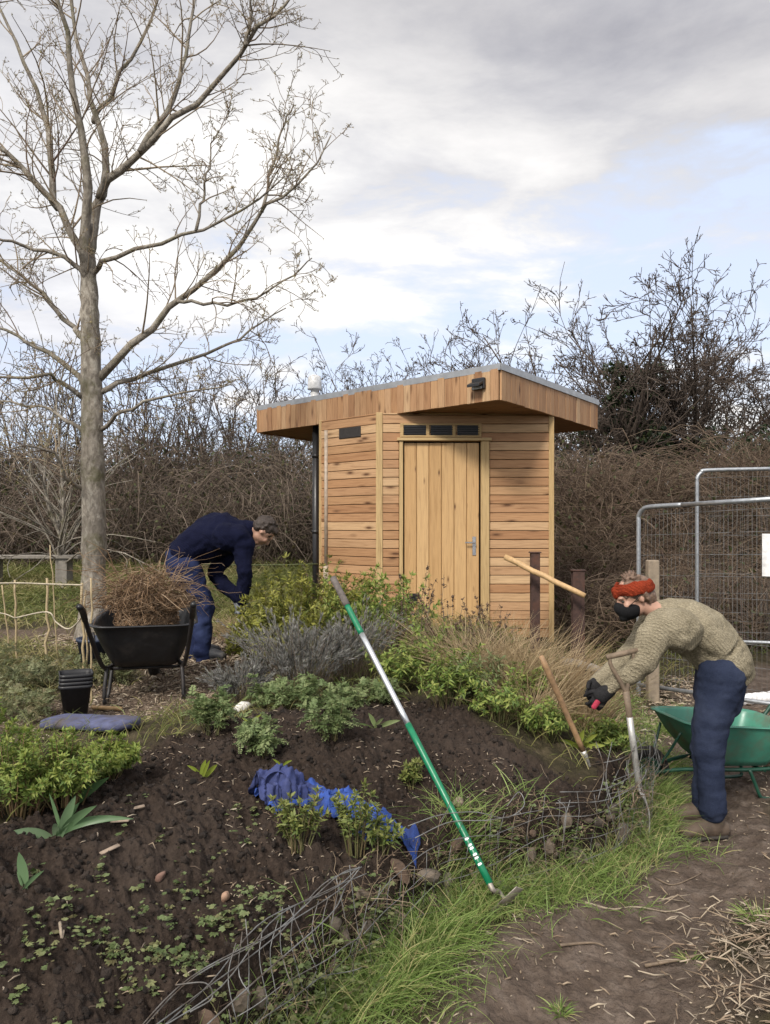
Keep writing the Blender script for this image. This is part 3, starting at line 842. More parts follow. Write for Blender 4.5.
tk = limbs.build('trunk', M_bark, root)
cr = tr.build_fine('crown', M_twig, root)
bud = MB(); T = [q for q in tr.tips]; tpz = np.array([q[0] for q in T]); tdz = np.array([q[1] for q in T]); n = len(T)
fp = np.array([q[0] for q in tr.fine]); thin = fp[np.array([q[1][0] for q in tr.fine]) < .010]
mid = thin[:, 2:5].reshape(-1, 3); sel = tr.rng.random(len(mid)) < .12; mid = mid[sel]
for pp, dd_, rep in ((tpz, tdz, 3), (mid, unit(tr.rng.normal(size=(len(mid), 3)) + np.array([0, 0, .4])), 2)):
    for k in range(rep):
        dr = unit(dd_ + tr.rng.normal(size=(len(pp), 3)) * .75)
        leaves(bud, pp, dr, tr.rng.normal(size=(len(pp), 3)), tr.rng.uniform(.014, .036, len(pp)), tr.rng.uniform(.005, .011, len(pp)), tr.rng.uniform(0, 1, len(pp)))
bud.build('leaf_buds', M_bud, cr)

# ---- bare trees beyond the hedge
def bg_tree(name, u, d, top_v, label, seed, lean=0.0, spread=.5, stems=3, mat=M_twigd, cat='tree', group='bare trees beyond the hedge', thick=.07, levels=4, n1=8, up=.35):
    n1 = int(n1 * (2.7 if levels > 3 else 3.1))
    b = on(u, d); ht = (CH - (top_v - CV) / F * d) - b[2]
    r = thing(name, b, label, cat, group); T_ = Tree(seed); lm = MB(); g_ = T_.rng
    for k in range(stems):
        a = g_.uniform(0, 2 * PI); hs = ht * g_.uniform(.55, .74)
        tip = b + np.array([lean * ht + math.cos(a) * spread * ht * .45, math.sin(a) * spread * ht * .4, hs])
        mid1 = b + (tip - b) * .45 + g_.normal(size=3) * np.array([.07, .07, .02]) * ht
        pts = spline([b + g_.normal(size=3) * np.array([.08, .08, 0]) - np.array([0, 0, .1]), b * .72 + mid1 * .28 + np.array([0, 0, .2]), mid1, tip], 12); rr = np.linspace(thick * g_.uniform(.6, .9), .011, 12)
        tube1(lm, pts, rr, 6)
        T_.sub(pts, rr, length=ht * .44, levels=levels - 1, n=n1, ang=(20, 50), up=up * .7, tstart=.22, shrink=.52, rmin=.0066, flat=0, jit=.12)
    lm.build('trunk', mat, r); T_.build_fine('crown', mat, r)
    return r, T_
bg_tree('bare_tree', 615, 17.0, 262, 'broad bare tree with ivy-clad stem, just right of the cabin roof', 21, -.02, 1.15, 10, thick=.10, n1=8)
bg_tree('bare_tree', 690, 17.5, 258, 'widest bare tree, forked low down above the tall fence panel at right', 22, .03, 1.3, 11, thick=.09, n1=8)
bg_tree('bare_tree', 560, 20.0, 300, 'slender bare tree peeping over the right half of the cabin roof', 23, -.05, 1.1, 8, thick=.07, n1=7)
bg_tree('bare_tree', 417, 21.0, 305, 'small twiggy bare tree showing above the middle of the cabin roof', 24, 0, .95, 10, thick=.055, n1=6)
bg_tree('bare_tree', 785, 18.0, 330, 'bare tree at the right edge of the view behind the fence', 25, -.05, .9, 4, thick=.07, n1=9)
for k, (u, d, tv, lab) in enumerate([(12, 17.5, 330, 'thin bare sapling at the left edge behind the big tree'), (48, 19, 345, 'thin bare sapling just left of the big trunk, in the hedge'), (132, 18, 352, 'thin bare sapling a little right of the big trunk, in the hedge'),
        (172, 17, 345, 'thin bare sapling rising above the man bending in navy'), (208, 19, 335, 'tall thin sapling midway between big tree and cabin'), (243, 17.5, 355, 'thin bare sapling left of the cabin eave'), (283, 19, 348, 'thin bare sapling under the roof vent, next to the cabin'), (345, 22, 362, 'low twiggy sapling just showing over the left roof edge')]):
    bg_tree('bare_sapling', u, d, tv - 14, lab, 40 + k, .0, .42, 4, cat='sapling', group='saplings in the left hedge', thick=.04, levels=3, n1=5, up=.5)
# two pale young trunks left of the big tree, in front of the hedge
for k, (u, tv, lab) in enumerate([(57, 250, 'pale slim trunk left of the big tree, further left of a pair'), (68, 270, 'pale slim trunk close beside the big tree, right one of a pair')]):
    bg_tree('slim_tree', u, 12.0 + .4 * k, tv, lab, 60 + k, 0, .06, 1, mat=M_bark, group='pair of slim pale trees', thick=.055, levels=2, n1=9)

# ---- brambles and hedge: one tangled mass each
def tangle(name, xs, ys, n, hgt, seed, label_kind, mat=M_bramble, rr=.0065, arch=.9, leafn=0, leafm=M_hleaf, upright=.0, lens=(.8, 2.2), xy=None, wood=.5):
    g_ = np.random.default_rng(seed); mb = MB()
    if xy is None:
        x = g_.uniform(*xs, n); y = g_.uniform(*ys, n)
    else: x, y = xy(g_, n)
    z = H0(x, y) ; M = 7
    a = g_.uniform(0, 2 * PI, n); L = g_.uniform(*lens, n); hh = hgt(x, y) * g_.uniform(.35, 1.1, n)
    tt = np.linspace(0, 1, M)
    hor = np.stack([np.cos(a), np.sin(a)], -1)
    pts = np.zeros((n, M, 3))
    arcx = L[:, None] * tt * (1 - upright)
    pts[:, :, 0] = x[:, None] + hor[:, :1] * arcx; pts[:, :, 1] = y[:, None] + hor[:, 1:] * arcx * .7
    prof = np.where(g_.random(n)[:, None] < arch, np.sin(np.clip(tt * PI * g_.uniform(.5, .95, n)[:, None], 0, PI)), tt[None] * np.ones((n, 1)))
    pts[:, :, 2] = z[:, None] - .05 + hh[:, None] * prof + g_.uniform(0, .35, n)[:, None] * hh[:, None]
    pts += np.cumsum(g_.normal(size=pts.shape) * .035, 1)
    R_ = np.linspace(1, .55, M)[None] * (rr * g_.uniform(.5, 1.4, n))[:, None]
    tubes(mb, pts, R_, 3, g_.uniform(0, 1, n), cap=False)
    o = mb.build(name, mat); tag(o, label_kind[0], label_kind[1], kind='stuff')
    if leafn:
        lb = MB(); i = g_.integers(0, n, leafn); j = g_.integers(1, M, leafn)
        pp = pts[i, j] + g_.normal(size=(leafn, 3)) * .06
        leaves(lb, pp, g_.normal(size=(leafn, 3)), g_.normal(size=(leafn, 3)) + np.array([0, 0, 1.]), g_.uniform(.04, .10, leafn), g_.uniform(.03, .07, leafn), g_.uniform(0, 1, leafn))
        lb.build('leaves', leafm, o)
    return o
hg = lambda x, y: 1.12 + .40 * vnoise(x * .6, y * .2 + 8)
tangle('hedge_thicket', (-11, 3.5), (13.8, 17.2), 11000, hg, 71, ('brown leafless hedge thicket running behind the lawn to the cabin', 'hedge'), mat=var_mat('hedge stems', [(.050, .037, .028), (.095, .071, .053), (.155, .118, .088), (.22, .175, .135)], .9), rr=.008, leafn=22000, lens=(.6, 2.4))
hg2 = lambda x, y: 1.5 + .8 * vnoise(x * .8, y * .2 + 3)
tangle('hedge_thicket', (-12, 12), (15.8, 18.5), 1300, hg2, 72, ('taller thin dark shoots of the back hedge line against the sky', 'hedge'), mat=M_twigd, rr=.008, arch=.35, upright=.55, lens=(.5, 1.8), leafn=4000)
hb_ = lambda x, y: np.clip((.75 + .35 * sstep(10, 12.5, y)) * (.85 + .35 * vnoise(x * .9, y * .6)), .3, 3)
def brx(g_, n):
    y = g_.uniform(9.6, 13.5, n); x = g_.uniform(1.95, 8.5, n); return x, y
tangle('bramble_thicket', None, None, 10500, hb_, 73, ('tangled brown bramble bank behind the wire fence, right of the cabin', 'brambles'), mat=M_bramble, rr=.0055, leafn=5200, lens=(.6, 2.2), xy=brx)

# ivy on the stems right of the cabin
def ivy(u, d, v0, v1, wpx, n, seed, label):
    g_ = np.random.default_rng(seed); mb = MB(); k = 26
    cx = P(u, (v0 + v1) / 2, d); s = d / F
    cen_ = np.stack([g_.normal(size=k) * wpx * .5 * s, g_.normal(size=k) * .45, g_.uniform(-1, 1, k) * (v1 - v0) * .5 * s], -1) + cx
    cen_[:, 0] *= 1
    i = g_.integers(0, k, n); rad_ = g_.uniform(.12, .42, k)[i][:, None]
    pp = cen_[i] + unit(g_.normal(size=(n, 3))) * rad_ * (g_.random((n, 1)) ** .45)
    leaves(mb, pp, g_.normal(size=(n, 3)) - np.array([0, 0, .5]), g_.normal(size=(n, 3)) + np.array([0, -.6, .6]), g_.uniform(.07, .13, n), g_.uniform(.06, .11, n), g_.uniform(0, 1, n))
    o = mb.build('ivy', M_ivy); tag(o, label, 'ivy', 'ivy clumps beyond the cabin')
ivy(628, 16.6, 372, 470, 42, 5200, 81, 'dense dark ivy on the tree stem right of the cabin roof')
ivy(660, 16.9, 425, 470, 46, 3000, 82, 'low dark ivy clump between the two forked trees')
ivy(765, 15.0, 440, 475, 40, 1800, 83, 'dark ivy clump at the right edge above the fence rail')
# ================================================================== planting
def lm_(name, cols, tr_=.25, rough=.55): return var_mat(name, cols, rough, tr_, 5, .2)
M_grass = lm_('verge grass', [(0.106, 0.156, 0.041), (0.163, 0.248, 0.059), (0.239, 0.342, 0.096), (0.325, 0.414, 0.135), (0.533, 0.454, 0.226)], .35)
M_lawn = lm_('long meadow grass', [(0.086, 0.108, 0.026), (0.140, 0.166, 0.043), (0.203, 0.207, 0.065), (0.312, 0.273, 0.122), (0.406, 0.348, 0.173)], .3)
M_straw = lm_('dry grass blades', [(0.275, 0.199, 0.108), (0.413, 0.309, 0.179), (0.522, 0.413, 0.259), (0.220, 0.152, 0.086)], .3)
M_herb = lm_('fresh herb leaves', [(0.088, 0.149, 0.029), (0.147, 0.219, 0.045), (0.226, 0.289, 0.062), (0.315, 0.350, 0.090)], .3)
M_herb2 = lm_('pale ferny leaves', [(0.118, 0.171, 0.062), (0.178, 0.236, 0.094), (0.254, 0.300, 0.133)], .3)
M_lime = lm_('lime leaves', [(.19, .25, .03), (.27, .33, .05), (.33, .37, .08)], .35)
M_euph = lm_('yellow green shrub leaves', [(0.128, 0.156, 0.030), (0.224, 0.242, 0.040), (0.314, 0.312, 0.055), (0.113, 0.118, 0.034), (0.359, 0.352, 0.085)], .3)
M_lav = lm_('grey lavender leaves', [(.12, .115, .11), (.17, .165, .155), (.22, .22, .20), (.12, .125, .095), (.26, .25, .24)], .15, .75)
M_dried = lm_('dried seed heads', [(.055, .034, .022), (.10, .065, .042), (.15, .10, .065)], .1, .85)
M_stem = var_mat('green stems', [(.09, .10, .035), (.13, .12, .05), (.11, .075, .04)], .7)
M_stemb = var_mat('woody stems', [(.10, .075, .05), (.16, .12, .085), (.20, .16, .12)], .85)
M_broad = lm_('broad bulb leaves', [(0.090, 0.165, 0.070), (0.132, 0.220, 0.105), (0.204, 0.286, 0.168)], .3, .4)
M_weed = lm_('creeping weed leaves', [(0.066, 0.098, 0.031), (0.104, 0.144, 0.049), (0.166, 0.208, 0.089), (0.209, 0.217, 0.092), (0.110, 0.092, 0.047)], .25)
M_brush = var_mat('cut dry stems', [(.11, .062, .030), (.19, .115, .060), (.28, .19, .115), (.085, .050, .030), (.36, .26, .17)], .85)

def plant(name, label, cat, base, rad, hgt, seed, kind, mat, group=None, n=40, ln=.03, wd=.012, stem_mat=None, leaf_per=22, dens=1.0):
    g_ = np.random.default_rng(seed); base = np.asarray(base, float)
    root = thing(name, base, label, cat, group)
    M = 7; tt = np.linspace(0, 1, M)
    a = g_.uniform(0, 2 * PI, n); rr = np.sqrt(g_.random(n)) 
    b = base + np.stack([np.cos(a) * rr * rad * .38, np.sin(a) * rr * rad * .38, np.full(n, -.015)], -1)
    dome = np.sqrt(np.clip(1.0 - .75 * rr ** 2, .1, 1))
    irr = 1 + .42 * vnoise(np.cos(a) * 1.9 + seed, np.sin(a) * 1.9, rr * 2.5)
    hh = hgt * (.35 + .65 * dome) * (g_.uniform(.50, 1.12, n) if kind != 'lav' else g_.uniform(.7, 1.05, n)) * irr
    tip = base + np.stack([np.cos(a) * rr * rad * irr, np.sin(a) * rr * rad * irr, hh], -1)
    tip += g_.normal(size=tip.shape) * .05 * hgt
    pts = b[:, None] * (1 - tt)[None, :, None] + tip[:, None] * tt[None, :, None]
    bow = (1 - (2 * tt - 1) ** 2)[None, :, None]
    pts += bow * np.array([0, 0, .12 * hgt]) + np.cumsum(g_.normal(size=pts.shape), 1) * .012 * hgt
    sm = MB(); r0 = {'lav': .0022, 'shrub': .0035, 'dried': .0028}.get(kind, .0026)
    tubes(sm, pts, np.linspace(1, .45, M)[None] * np.full((n, 1), r0), 3, g_.uniform(0, 1, n), cap=False)
    so = sm.build('stems', stem_mat or M_stem, root)
    N = int(n * leaf_per * dens * (.72 if kind in ('herb', 'shrub') else 1)); i = g_.integers(0, n, N)
    lo = {'lav': .25, 'shrub': .25, 'herb': .3, 'rosette': .05, 'dried': .6, 'fern': .2}.get(kind, .3)
    q = lo + (1 - lo) * g_.random(N) ** .8; f = q * (M - 1); j = np.minimum(f.astype(int), M - 2); fr = (f - j)[:, None]
    pp = pts[i, j] * (1 - fr) + pts[i, j + 1] * fr
    ax = unit(pts[i, j + 1] - pts[i, j]); side = unit(np.cross(ax, g_.normal(size=(N, 3))))
    lv = MB(); rv = np.clip(.5 + .36 * g_.normal(size=N) + .12 * (q - .6), 0, 1); ll = ln * g_.uniform(.4, 1.3, N)
    if kind == 'lav':
        dr = ax * .85 + side * .55; leaves(lv, pp, dr, side + ax * .2, ll, wd * g_.uniform(.7, 1.2, N), rv, .15, .1)
    elif kind == 'dried':
        lumps(lv, pp[: N // 3], ll[: N // 3] * .35, g_, 1, .4); dr = side + g_.normal(size=(N, 3)) * .4
        leaves(lv, pp, dr, g_.normal(size=(N, 3)), ll, wd * g_.uniform(.5, 1.1, N), rv, .4, .5)
    elif kind == 'fern':
        K = 9                                                     # each frond: a rib with leaflets both sides
        dr = unit(side * .9 + ax * .5 + np.array([0, 0, .1])); L = ll * 1.0
        nn = unit(np.cross(dr, np.cross(np.array([0, 0, 1.]), dr)))
        for k in range(1, K + 1):
            x = k / K; c = pp + dr * (L * x)[:, None] - np.array([0, 0, 1.]) * (L * .25 * x * x)[:, None]
            for sgn in (-1, 1):
                d2 = unit(np.cross(dr, nn) * sgn + dr * .6 + g_.normal(size=(N, 3)) * .25)
                leaves(lv, c, d2, nn + g_.normal(size=(N, 3)) * .3, L * .42 * (1.1 - .75 * x), wd * (1.1 - .5 * x), np.clip(rv + g_.normal(size=N) * .12, 0, 1), .2, .2)
    else:
        dr = side + ax * .55 + g_.normal(size=(N, 3)) * .25
        leaves(lv, pp, dr, ax + g_.normal(size=(N, 3)) * .35, ll, wd * g_.uniform(.7, 1.25, N), rv, .25, .25)
        if kind == 'shrub':                                       # tight whorls at the shoot tips
            T = np.repeat(pts[:, -1], 7, 0); A_ = np.repeat(unit(pts[:, -1] - pts[:, -2]), 7, 0)
            dr = A_ + .9 * unit(g_.normal(size=T.shape))
            leaves(lv, T, dr, g_.normal(size=T.shape), ln * g_.uniform(.6, 1.1, len(T)), wd, np.clip(.75 + .2 * g_.normal(size=len(T)), 0, 1), .25, .2)
    lv.build('leaves', mat, root)
    return root

G = lambda u, v: gp(u, v)
# lavender
gl = 'grey lavender bushes on the mound'
plant('lavender', 'large grey lavender bush directly left of the leaning hoe handle', 'lavender', on(300, 5.1), .42, .48, 101, 'lav', M_lav, gl, 170, .042, .0065, M_stemb, 44)
plant('lavender', 'grey lavender bush behind the green hoe shaft, nearest the cabin door', 'lavender', on(352, 5.4), .36, .46, 102, 'lav', M_lav, gl, 130, .042, .0065, M_stemb, 40)
plant('lavender', 'low silvery lavender bush nearest the black wheelbarrow', 'lavender', on(240, 4.85), .25, .27, 103, 'lav', M_lav, gl, 110, .036, .007, M_stemb, 40)
# yellow green shrubs
ge = 'yellow green shrubs before the cabin'
plant('spurge_shrub', 'broad yellow-green shrub beside the bending man in navy', 'shrub', on(268, 6.15), .40, .52, 104, 'shrub', M_euph, ge, 150, .055, .017, None, 40)
plant('spurge_shrub', 'yellow-green shrub between the lavender and the downpipe', 'shrub', on(300, 6.5), .50, .66, 105, 'shrub', M_euph, ge, 150, .055, .017, None, 40)
plant('spurge_shrub', 'dull green shrub under the left cabin wall', 'shrub', on(345, 6.7), .40, .62, 106, 'shrub', M_herb, ge, 110, .055, .017, None, 36)
plant('spurge_shrub', 'dull green bush in front of the lower door vent', 'shrub', on(395, 6.1), .36, .58, 107, 'shrub', M_herb, ge, 100, .05, .015, None, 34)
# ferny herbs on the soil
gf = 'ferny green herbs on the dark soil'
for k, (u, v, rd, ht, lab) in enumerate([
    (213, 732, .13, .20, 'rounded ferny herb clump by the white stone, leftmost on the soil'), (262, 756, .11, .17, 'small ferny herb clump nearest the blue bag'),
    (296, 708, .17, .17, 'wide ferny herb patch at the foot of the large lavender'), (332, 738, .14, .19, 'full ferny herb clump just left of the silver hoe shaft'),
    (342, 708, .15, .13, 'low ferny herb patch right behind the fullest clump'), (378, 700, .14, .11, 'low ferny herb patch crossing behind the hoe shaft'), (268, 706, .14, .14, 'ferny herb patch below the low silvery lavender')]):
    plant('feverfew', lab, 'herb', G(u, v), rd, ht, 120 + k, 'fern', M_herb2, gf, 26, .065, .010, None, 8)
# green weeds and shrubs on the right half of the mound
gw = 'leafy green plants on the mound'
for k, (u, d, rd, ht, ln, wd, m_, lab) in enumerate([
    (448, 4.45, .20, .30, .035, .013, M_herb, 'bushy bright green plant at the soil edge in the middle'), (500, 4.3, .20, .24, .03, .012, M_herb, 'leafy green plant left of the stuck wooden handle'),
    (545, 4.25, .17, .20, .03, .012, M_herb, 'leafy green plant under the stuck wooden handle'), (520, 4.75, .22, .26, .035, .012, M_herb, 'taller green plant behind the stuck wooden handle'),
    (610, 4.35, .13, .15, .03, .012, M_herb, "low green plant under the gloved hands"), (430, 5.2, .24, .36, .04, .014, M_herb, 'green bush below the door right of the hoe'),
    (480, 4.8, .20, .26, .04, .013, M_herb2, 'pale green bush among the dry grass below the door frame'), (395, 4.95, .18, .28, .04, .013, M_herb, 'green bush touching the silver hoe shaft'), (470, 4.55, .16, .22, .03, .012, M_herb2, 'pale leafy plant between two bright green ones at the soil edge')]):
    plant('leafy_plant', lab, 'plant', on(u, d), rd, ht, 140 + k, 'herb', m_, gw, 62, ln * 1.2, wd, None, 26)
# plants around the blue bag
gb = 'upright yellowish plants by the blue bag'
for k, (u, v, rd, ht, lab) in enumerate([(300, 850, .10, .19, 'yellowish leafy plant growing over the left half of the blue bag'), (355, 856, .10, .27, 'tallest yellowish leafy plant hiding the middle of the blue bag'), (412, 790, .05, .09, 'small yellowish plant beside the lower hoe shaft'), (382, 850, .07, .15, 'low leafy plant at the end of the blue bag')]):
    plant('leafy_plant', lab, 'plant', G(u, v), rd, ht, 160 + k, 'shrub', lm_('young leaves', [(.07, .11, .025), (.12, .16, .04), (.19, .22, .06), (.25, .26, .08)]) if k == 0 else bpy.data.materials['young leaves'], gb, 26 if k < 2 else 14, .032, .011, None, 26)
# left foreground shrub
M_stemr = var_mat('reddish stems', [(.16, .085, .05), (.12, .11, .04), (.20, .12, .07)], .7)
gs = 'bushy shrubs at the left edge'
for k, (u, v, rd, ht, lab) in enumerate([(18, 812, .24, .25, 'bright green bushy shrub at the left edge, nearest'), (66, 800, .19, .22, 'bright green bushy shrub behind the drooping broad leaves'), (108, 775, .13, .12, 'smaller green bushy shrub below the blue mat'), (-22, 780, .26, .26, 'green shrub half outside the left edge')]):
    plant('leafy_shrub', lab, 'shrub', G(u, v), rd, ht, 170 + k, 'shrub', M_herb, gs, 95, .027, .010, M_stemr, 52)
# feathery ground foliage left
M_yar = lm_('grey green yarrow', [(.11, .13, .06), (.17, .19, .09), (.24, .25, .13), (.20, .17, .09)], .3)
gy = 'feathery yarrow clumps before the string fence'
for k, (u, d, rd, ht) in enumerate([(12, 5.2, .34, .20), (52, 5.5, .34, .20), (18, 4.6, .28, .13), (112, 5.7, .22, .14), (-20, 5.8, .4, .24)]):
    plant('yarrow_clump', ['feathery grey-green clump at left edge, middle row', 'feathery grey-green clump left of the black pots', 'feathery grey-green clump left of the blue mat', 'feathery grey-green clump under the barrow handle', 'feathery grey-green clump cut by the left edge, farther back'][k], 'plant', on(u, d), rd, ht, 180 + k, 'fern', M_yar, gy, 30, .085, .009, None, 8)
# dried plants before the cabin
gd = 'dried brown seed-head plants'
for k, (u, d, rd, ht, lab) in enumerate([(412, 5.6, .24, .62, 'dried brown seed-head plant in front of the door'), (452, 5.3, .22, .58, 'dried brown seed-head plant at the right door edge'), (490, 5.5, .2, .5, 'dried brown seed-head plant right of the door frame'), (330, 6.9, .25, .75, 'dried brown seed-head plant under the wall box')]):
    plant('seedhead_plant', lab, 'plant', on(u, d), rd, ht, 190 + k, 'dried', M_dried, gd, 34, .028, .008, M_stemb, 12)
# dry grasses
def grass_tuft(label, base, rad, hgt, n, seed, mat=M_straw, group='dry grass tufts before the cabin', name='grass_tuft', w=.004, bend=.55, sp=.45):
    g_ = np.random.default_rng(seed); mb = MB(); a = g_.uniform(0, 2 * PI, n); rr = np.sqrt(g_.random(n))
    b = np.asarray(base) + np.stack([np.cos(a) * rr * rad * .5, np.sin(a) * rr * rad * .5, np.full(n, -.01)], -1)
    dr = np.stack([np.cos(a) * rr * sp, np.sin(a) * rr * sp, np.ones(n)], -1) + g_.normal(size=(n, 3)) * .16
    blades(mb, b, dr, hgt * g_.uniform(.45, 1.1, n), w * g_.uniform(.6, 1.3, n), g_.uniform(0, 1, n), g_, bend * g_.uniform(.2, 1.5, n), 6)
    o = mb.build(name, mat)
    o.data.transform(Matrix.Translation(-Vector([float(q) for q in base]))); o.location = [float(q) for q in base]
    return tag(o, label, 'grass tuft', group)
for k, (u, d, rd, ht, n, lab) in enumerate([(505, 4.85, .34, .62, 560, 'straw-coloured grass tuft below the door hinge post'), (545, 4.95, .36, .66, 620, 'straw-coloured grass tuft in front of the rusty post'), (578, 4.8, .32, .56, 460, 'straw-coloured grass tuft under the end of the pale pole'),
        (470, 5.1, .32, .66, 460, 'straw-coloured grass tuft before the door sill'), (530, 4.45, .26, .40, 340, 'short dry grass tuft beside the stuck wooden handle'), (560, 5.9, .32, .5, 320, 'straw-coloured grass tuft close against the cabin corner'), (600, 5.4, .26, .32, 240, 'short dry grass tuft behind the sleeves'),
        (270, 7.4, .42, .42, 420, 'pale dry grass tuft behind the yellow-green shrub, by the downpipe'), (240, 7.7, .4, .4, 360, 'pale dry grass tuft in front of the working man')]):
    grass_tuft(lab, on(u, d), rd, ht, n, 210 + k)

# broad leaved bulbs on the soil
def bulb(label, base, specs, seed, mat=M_broad, name='bulb_plant', group='broad-leaved bulbs in the soil'):
    g_ = np.random.default_rng(seed); root = thing(name, base, label, 'bulb plant', group)
    for (ax, ay, az, L, W, bd) in specs:
        mb = MB(); b = np.asarray(base) + np.array([g_.uniform(-.012, .012), g_.uniform(-.012, .012), -.01])
        f = np.array([[-ay, ax, .0]]) if abs(ax) + abs(ay) > .2 else np.array([[0, -1., 0]])
        blades(mb, b[None], np.array([[ax, ay, az]]), L, W, g_.uniform(.1, .9), g_, bd, 10, fold=.35, shape='leaf', facing=unit(np.cross(np.array([[ax, ay, az]]), np.array([[-ay, ax, 0.0001]]))) * 0 + unit(np.array([[ax + .01, ay - .4, .2]])))
        mb.build('leaf', mat, root)
bulb('pale broad-leaved bulb with a drooping leaf, largest on the soil', G(58, 838), [(-.5, -.15, .35, .13, .040, .5), (-.22, .0, 1, .17, .018, .1), (.22, 0, .9, .17, .034, .15), (.5, -.1, .75, .19, .034, .35), (.3, .1, 1, .15, .03, .3), (.55, .1, .8, .21, .03, 1.1), (.1, -.2, .9, .10, .025, .5)], 230)
bulb('single tall dark broad leaf behind the drooping pale leaves', G(66, 812), [(.28, .05, .9, .25, .085, .10), (.6, .1, .8, .2, .04, .3)], 231, lm_('dark broad leaf', [(.045, .10, .035), (.07, .13, .05)], .25, .4))
bulb('small broad-leaved bulb lowest at the left edge', G(24, 890), [(-.1, 0, 1, .12, .036, .1), (.45, 0, .7, .09, .014, .3), (-.3, .1, .9, .06, .015, .1)], 232)
bulb('tiny bright green bulb shoots at the top of the bare soil', G(204, 776), [(-.4, 0, .8, .085, .018, .5), (.1, 0, 1, .09, .022, .2), (.45, 0, .9, .08, .024, .3), (.25, -.1, 1, .10, .016, .2)], 233, M_lime)
bulb('lime-green young leaves just below the gloved hands', G(580, 748), [(-.7, 0, .6, .12, .03, .4), (-.3, -.2, 1, .13, .035, .3), (.1, -.1, 1, .13, .036, .2), (.5, 0, .8, .13, .034, .4), (.8, 0, .4, .11, .03, .5), (.2, -.5, .7, .1, .03, .5), (-.4, -.4, .5, .1, .03, .4)], 234, M_lime)
bulb('spreading pale young leaves beside the fullest ferny clump', G(374, 728), [(-.8, 0, .4, .11, .024, .4), (-.2, 0, 1, .10, .025, .3), (.7, 0, .5, .12, .026, .4), (.3, -.2, .7, .09, .02, .3)], 235, M_herb2)
bulb('tiny yellowish seedling between the two small ferny clumps', G(258, 742), [(-.6, 0, .6, .07, .014, .4), (.5, 0, .7, .08, .016, .4), (0, 0, 1, .07, .014, .2)], 236, M_lime)
bulb('tiny seedling by the blue bag strap', G(283, 766), [(-.4, 0, .7, .06, .013, .4), (.5, 0, .6, .06, .014, .4)], 237, M_lime)
bulb('tiny yellowish seedling right of the white stone', G(250, 724), [(.5, 0, .8, .08, .016, .4), (-.4, 0, .6, .06, .014, .4)], 238, M_lime)

# ---------------------------------------------------------------- uncountable cover
g_ = np.random.default_rng(300)
def scatter(n, xr, yr, accept, rng):
    x = rng.uniform(*xr, n); y = rng.uniform(*yr, n); k = rng.random(n) < accept(x, y)
    x, y = x[k], y[k]; return np.stack([x, y, Hf(x, y)], -1)
def patch(x, y, f, o, lo, hi): return sstep(lo, hi, fbm(x * f + o, y * f - o, o=3))
# verge along the wall foot
def acc_v(x, y):
    s = edge_sd(x, y); pd = line_d(PATHC, x, y)
    return sstep(-.55, -.18, s) * (s < .02) * sstep(.13, .36, pd) * (np.hypot(x - .49, y - 3.0) > .11) * (.45 + .55 * patch(x, y, 4, 3, -.4, .4))
pos = scatter(90000, (-1.2, 2.4), (1.4, 7.0), acc_v, g_)
mb = MB(); n = len(pos); a = g_.uniform(0, 2 * PI, n); lf = .55 + .45 * patch(pos[:, 0], pos[:, 1], 3, 9, -.5, .6)
blades(mb, pos, np.stack([np.cos(a) * .5, np.sin(a) * .5, np.ones(n)], -1) + g_.normal(size=(n, 3)) * .15, g_.uniform(.05, .19, n) * lf, g_.uniform(.0018, .0042, n), np.clip(g_.beta(2, 2.4, n) + .1 * fbm(pos[:, 0] * 3, pos[:, 1] * 3), 0, 1), g_, g_.uniform(.2, 1.3, n), 5)
# lush long tufts leaning out of the wall
for (u, v, k, L) in [(470, 900, 420, .30), (440, 940, 380, .30), (410, 975, 380, .28), (478, 872, 200, .20), (590, 880, 300, .22), (545, 890, 260, .2), (660, 800, 420, .26), (668, 770, 380, .28), (650, 830, 300, .24), (380, 1000, 320, .28), (340, 1015, 260, .26), (640, 855, 180, .18), (690, 850, 120, .14), (615, 900, 160, .14), (672, 735, 300, .26), (690, 720, 240, .24), (530, 850, 160, .2), (480, 860, 160, .2)]:
    c = gp(u, v); b = c + np.stack([g_.normal(size=k) * .075, g_.normal(size=k) * .06, np.zeros(k)], -1); b[:, 2] = Hf(b[:, 0], b[:, 1]) - .01; 
    a = g_.uniform(0, 2 * PI, k)
    blades(mb, b, np.stack([np.cos(a) * .6 + .04, np.sin(a) * .6 - .04, np.ones(k)], -1) + g_.normal(size=(k, 3)) * .15, L * .92 * g_.uniform(.3, 1.1, k), g_.uniform(.0018, .0045, k), np.clip(g_.beta(1.6, 2.0, k), 0, 1), g_, g_.uniform(.1, 1.2, k), 6)
def acc_f(x, y):
    s_ = edge_sd(x, y); return ((s_ < .03) & (s_ > -.24) & (y < 5)) * (.35 + .65 * patch(x, y, 5, 11, -.35, .4))
pos = scatter(52000, (-1.0, 1.7), (1.4, 5.0), acc_f, g_); n = len(pos); a = g_.uniform(0, 2 * PI, n); pos[:, 2] = np.minimum(pos[:, 2], .06 + .1 * g_.random(n))
blades(mb, pos, np.stack([np.cos(a) * .35, np.sin(a) * .35, np.ones(n)], -1), g_.uniform(.06, .26, n), g_.uniform(.0015, .0035, n), np.where(g_.random(n) < .28, g_.uniform(.85, 1, n), g_.beta(2, 2.3, n)), g_, g_.uniform(.05, .9, n), 5)
o = mb.build('grass', M_grass); tag(o, 'green grass verge growing along the foot of the planting bed', 'grass', kind='stuff')
